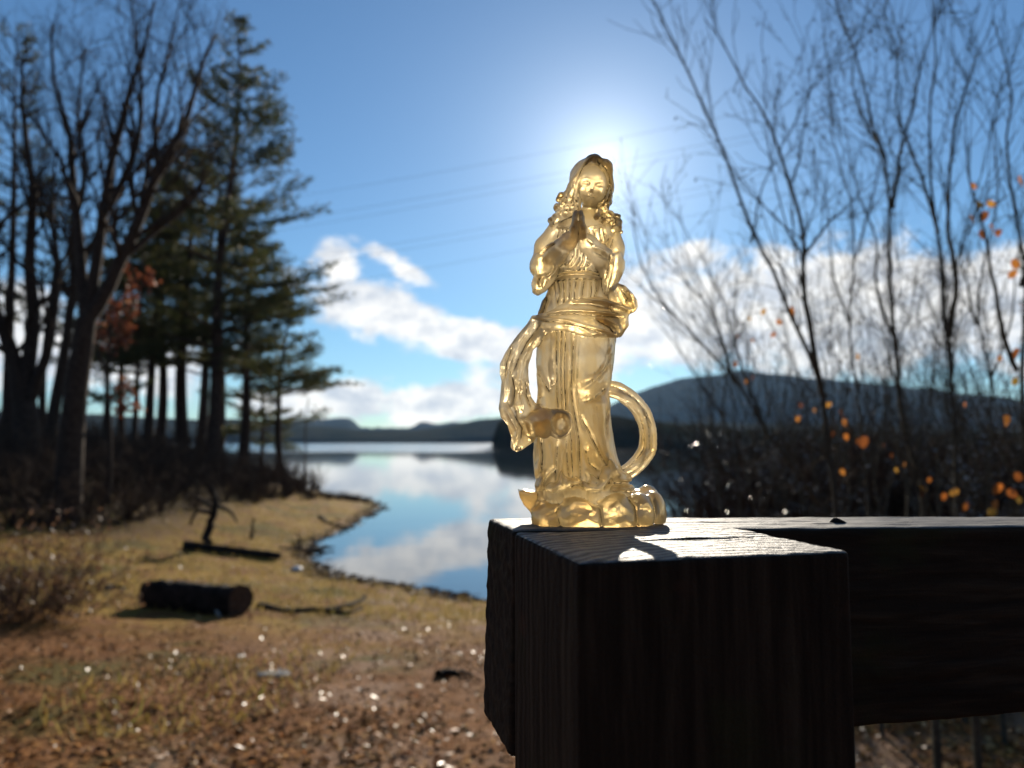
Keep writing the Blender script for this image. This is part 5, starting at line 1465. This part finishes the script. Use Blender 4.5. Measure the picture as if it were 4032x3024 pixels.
c = t.ramp(f_, [(0, (0.09, 0.036, 0.012)), (.35, (.25, .10, .028)), (.65, (.41, .185, .05)), (.86, (.50, .27, .085)), (.955, (.48, .32, .16)), (.985, (.50, .16, .03)), (1, (.5, .2, .05))])
b = t.n('ShaderNodeBsdfPrincipled')
t.put(b.inputs['Base Color'], c)
fr = t.m('FRACT', t.m('MULTIPLY', f_, 37.7))
t.put(b.inputs['Roughness'], t.smooth(fr, 0.62, 0.9, 0.8, 0.38))
t.put(b.inputs['Specular IOR Level'], t.smooth(fr, 0.74, 0.97, 0.04, 0.32))
mt.node_tree.links.new(b.outputs[0], out.inputs[0])
tag(obj('fallen_leaves', mesh_np('fallen_leaves', V, tri, False), mt), "brown fallen leaves strewn over the bank in the foreground", "leaves", kind='stuff')

# dry grass
Xg, Yg = scatter(70000, 3.0, 27.0, .75, 1.2)
s_ = -poly_sdf(Xg, Yg, shore)
pn = noise2(Xg, Yg, 8, 2, 0.9)
keep = (s_ > .1) & ((pn > 0.45) | (Yg > 9.5)) & (rs.rand(len(Xg)) < np.where(Yg > 8.5, 1, .5))
Xg, Yg = Xg[keep], Yg[keep]
P0 = np.column_stack((Xg, Yg, ground_z(Xg, Yg) - .005))
D = rs.randn(len(P0), 3) * .7 + [0, 0, .8]
V, Q = cards(P0, D, rs.uniform(.04, .15, len(P0)), rs.uniform(.004, .014, len(P0)), rs)
tag(obj('dry_grass', mesh_np('dry_grass', V, Q, False), leafy("dry_grass", [(0, (.20, .13, .03)), (.5, (.34, .24, .07)), (.85, (.42, .32, .13)), (1, (.16, .17, .03))], .6, .4)), "dry yellow grass on the bank by the cove", "grass", kind='stuff')

# litter washed up along the water's edge
dense = np.array(shore[:17])
k_ = rs.randint(0, 16, 1500)
t_ = rs.rand(1500, 1)
ed = dense[k_] + (dense[k_ + 1] - dense[k_]) * t_ + rs.randn(1500, 2) * .25
zd = ground_z(ed[:, 0], ed[:, 1])
ok = zd > WL - .05
P0 = np.column_stack((ed, np.maximum(zd, WL) + .012))[ok]
V, Q = cards(P0, rs.randn(len(P0), 3) * [1, 1, .12], rs.uniform(.05, .28, len(P0)), rs.uniform(.012, .05, len(P0)), rs)
tag(obj('shore_debris', mesh_np('shore_debris', V, Q, False), leafy("shore_debris", [(0, (.05, .032, .02)), (.5, (.14, .095, .055)), (1, (.28, .20, .12))], .8, .1)), "dark leaves and twigs washed up along the water's edge", "debris", kind='stuff')

# ---- logs and driftwood
M_log = principled("wet_dark_bark", (0.012, 0.009, 0.007), 0.9, 0.12, 9.0, (0.045, 0.034, 0.027), 1.0, 40.0)
M_cut = principled("log_end", (0.05, 0.034, 0.024), 0.9, 0.1, 20.0, (0.10, 0.07, 0.05), 0.6, 60.0)
M_stub = principled("pale_broken_wood", (.30, .27, .23), .7, .3, 30.0, (.45, .42, .37))
def log(name, label, cat, p0, p1, r0, r1, seed, knots=(), cut=True):
    rs = np.random.RandomState(seed)
    p0, p1 = np.array(p0, float), np.array(p1, float)
    mid_ = (p0 + p1) / 2
    root = thing(name, mid_, label, cat)
    n, m = 22, 18
    P = p0 + (p1 - p0) * np.linspace(0, 1, n)[:, None] - mid_
    P[1:-1] += rs.randn(n - 2, 3) * r0 * .03
    rr = np.linspace(r0, r1, n) * (1 + .06 * rs.randn(n))
    V, Q = tubes([(P, rr)], m)
    lob = 1 + .09 * np.sin(np.arange(m) * 2 * np.pi / m * 3 + seed) + .05 * np.sin(np.arange(m) * 2 * np.pi / m * 5)
    ax_ = np.repeat(P, m, 0)
    V = ax_ + (V - ax_) * np.tile(lob, n)[:, None] + rs.randn(*V.shape) * r0 * .04
    c0, c1 = len(V), len(V) + 1
    V2 = np.concatenate((V, [P[0], P[-1]]))
    lt = obj('trunk', mesh_np('trunk', V2, [Q]), M_log, root)
    ends = np.array([(k, (k + 1) % m, c0) for k in range(m)])
    ende = np.array([((n - 1) * m + (k + 1) % m, (n - 1) * m + k, c1) for k in range(m)])
    for e in (ends, ende):
        ids, inv = np.unique(e, return_inverse=True)
        obj('cut_end', mesh_np('cut_end', V2[ids], inv.reshape(-1, 3), False), M_cut, lt)
    for kp, kd, kl, kr in knots:
        b_ = branch(rs, p0 + (p1 - p0) * kp - mid_, kd, kl, 5, .3, 0)
        V, Q = tubes([(b_, np.linspace(kr, kr * .4, 5))], 6)
        obj('branch_stub', mesh_np('branch_stub', V, Q), M_stub, lt)
    return root
g = ground_hit(415, 1322)
Yl = g[1]
pl_, pr_ = at2(318, 1284, Yl + .25), at2(520, 1302, Yl - .1)
rl = 34 / 1662 * Yl
zz_ = (gz(pl_[0], pl_[1]) + gz(pr_[0], pr_[1])) / 2 + rl * .88
log('log', "thick dark log lying on the leaf-strewn bank at the left", "log", (pl_[0], pl_[1], pl_[2] * .5 + (gz(*pl_[:2]) + rl * .85) * .5), (pr_[0], pr_[1], pr_[2] * .5 + (gz(*pr_[:2]) + rl * .85) * .5), rl, rl * .98, 61, [(.66, (.75, -1.0, -.25), .42, .045)])
g = ground_hit(500, 1200)
a_, b_ = at2(398, 1190, g[1] + .2), at2(605, 1192, g[1])
log('log', "thin dark log lying flat near the cove, behind the thick one", "log", (a_[0], a_[1], gz(*a_[:2]) + .08), (b_[0], b_[1], gz(*b_[:2]) + .08), .085, .07, 62)
def stick(name, label, cat, pts, r, seed, extra=()):
    rs = np.random.RandomState(seed)
    P = np.array(pts, float)
    o = P[0].copy()
    root = thing(name, o, label, cat)
    main = resample(P - o, 12)
    main[1:-1] += rs.randn(10, 3) * r * .3
    V, Q = tubes([(main, np.linspace(r, r * .4, 12))], 7)
    obj('stem', mesh_np('stem', V, Q), M_log, root)
    for e, re_ in extra:
        e = resample(np.array(e, float) - o, 8)
        V, Q = tubes([(e, np.linspace(re_, re_ * .4, 8))], 6)
        obj('branch', mesh_np('branch', V, Q), M_log, root)
def gp(x, y, up=.03):
    p = ground_hit(x, y)
    return np.array((p[0], p[1], p[2] + up))
stick('dead_branch', "long dark fallen branch lying right of the thick log", "branch", [gp(560, 1314), gp(640, 1322), gp(710, 1322), gp(790, 1305, .12)], .05, 63, [([gp(705, 1322), gp(745, 1328), gp(785, 1318)], .03)])
g = gp(443, 1186, 0)
def up2(x, y):
    return at2(x, y, g[1])
stick('dead_snag', "crooked dark snag of dead wood standing on the grass behind the thin log", "dead wood", [g - [0, 0, .1], up2(450, 1150), up2(462, 1110), up2(470, 1075), up2(452, 1050)], .11, 64, [([up2(460, 1108), up2(425, 1105), up2(410, 1135)], .06), ([up2(466, 1090), up2(500, 1108), up2(512, 1130)], .05), ([up2(464, 1100), up2(420, 1075), up2(400, 1080)], .05)])
g2 = gp(545, 1165, 0)
stick('dead_snag', "small upright dead stub standing right of the crooked snag", "dead wood", [g2 - [0, 0, .05], at2(545, 1140, g2[1]), at2(548, 1118, g2[1])], .05, 65)
w0 = on_level(650 * 1.82278, 1190 * 1.82278, WL + .03)
w1 = on_level(722 * 1.82278, 1181 * 1.82278, WL + .06)
stick('driftwood', "thin driftwood stick reaching into the water of the cove", "driftwood", [w0 - [.5, 0, -.05], w0, w1], .05, 66, [(np.array([w0, w0 + [-.1, .1, .25]]).repeat(2, 0)[[0, 1, 3]] + np.array([[0, 0, 0], [0, 0, .05], [0, 0, .1]]), .04)])
stick('driftwood', "dark stick lying on the tip of the grassy spit", "driftwood", [gp(690, 1118), gp(725, 1135), gp(752, 1142, .05)], .06, 67)
stick('dead_branch', "short dark branch lying on bare soil left of the fence post", "branch", [gp(945, 1462), gp(980, 1460), gp(1020, 1468)], .035, 68)
stick('dead_branch', "short dark stick on the grass left of the thick log", "branch", [gp(228, 1277), gp(250, 1272), gp(272, 1274)], .045, 69)
def stone(label, x, y, s, mat, seed, flat=.5):
    f3 = Field((-1.5, -1.5, -1.2), (1.5, 1.5, 1.2), .11)
    f3.ellipsoid((0, 0, 0), (1.0, .8, flat))
    f3.F += (.16 * wob(f3.X, f3.Y, f3.Z, seed, 2.6)).astype(np.float32)
    V, Q = f3.mesh(1)
    p = ground_hit(x, y)
    tag(obj('stone', mesh_np('stone', V * s, Q), mat, None, (p[0], p[1], p[2] + s * flat * .3)), label, "stone")
M_white = principled("pale_quartz", (.55, .52, .5), .5, .5, 12.0, (.75, .73, .7), .4, 30)
M_grey = principled("grey_stone", (.10, .10, .10), .8, .3, 8.0, (.2, .2, .2), .6, 30)
stone("small pale stone on the leaves below the thick log", 520, 1420, .045, M_white, 71)
stone("flat grey stone set in the leaf litter in the foreground", 592, 1458, .15, M_grey, 72, .22)
stone("pale stone at the edge of the cove beside the thin log", 640, 1232, .12, M_white, 73)

# splinter on the rail
sp0 = at(3290, 2046, .385)
tag(obj('wood_splinter', mesh_np('wood_splinter', *tubes([(resample(np.array([(-.003, 0, -.0008), (-.0015, 0, .0006), (0, .0005, .0012), (.003, .0005, .0005), (.006, 0, -.0006)]), 12), np.interp(np.linspace(0, 1, 12), [0, .4, 1], [.0008, .0018, .0007]))], 7)), M_log, None, (sp0[0], sp0[1], TOP_Z - .0029)), "tiny dark splinter of wood sticking up from the rail", "splinter")

# ---- power lines over the lake
M_wire = principled("cable", (0.05, 0.05, 0.055), 0.5, 0.4)
CAB = [((640, 424), (1330, 300), "highest power line crossing the sky left of the figurine"), ((640, 472), (1330, 350), "second power line from the top, upper of a close pair"), ((640, 492), (1330, 366), "third power line from the top, lower of the upper pair"),
       ((640, 560), (1330, 441), "fourth power line from the top, upper of the lower pair"), ((640, 576), (1330, 457), "fifth power line from the top, just above the clouds"), ((640, 628), (1330, 500), "lowest power line, partly in front of the clouds")]
for (a, b_, lab) in CAB:
    A0, B0 = at2(*a, 150.0), at2(*b_, 120.0)
    d = B0 - A0
    s_ = np.linspace(-.9, 1.5, 40)
    P = A0 + d * s_[:, None]
    P[:, 2] += 1.2 * (s_ - .5) ** 2 - .3
    o = P.mean(0)
    tag(obj('power_cable', mesh_np('power_cable', *tubes([(P - o, np.full(40, .022))], 5)), M_wire, None, o), lab, "cable", "power lines over the lake")
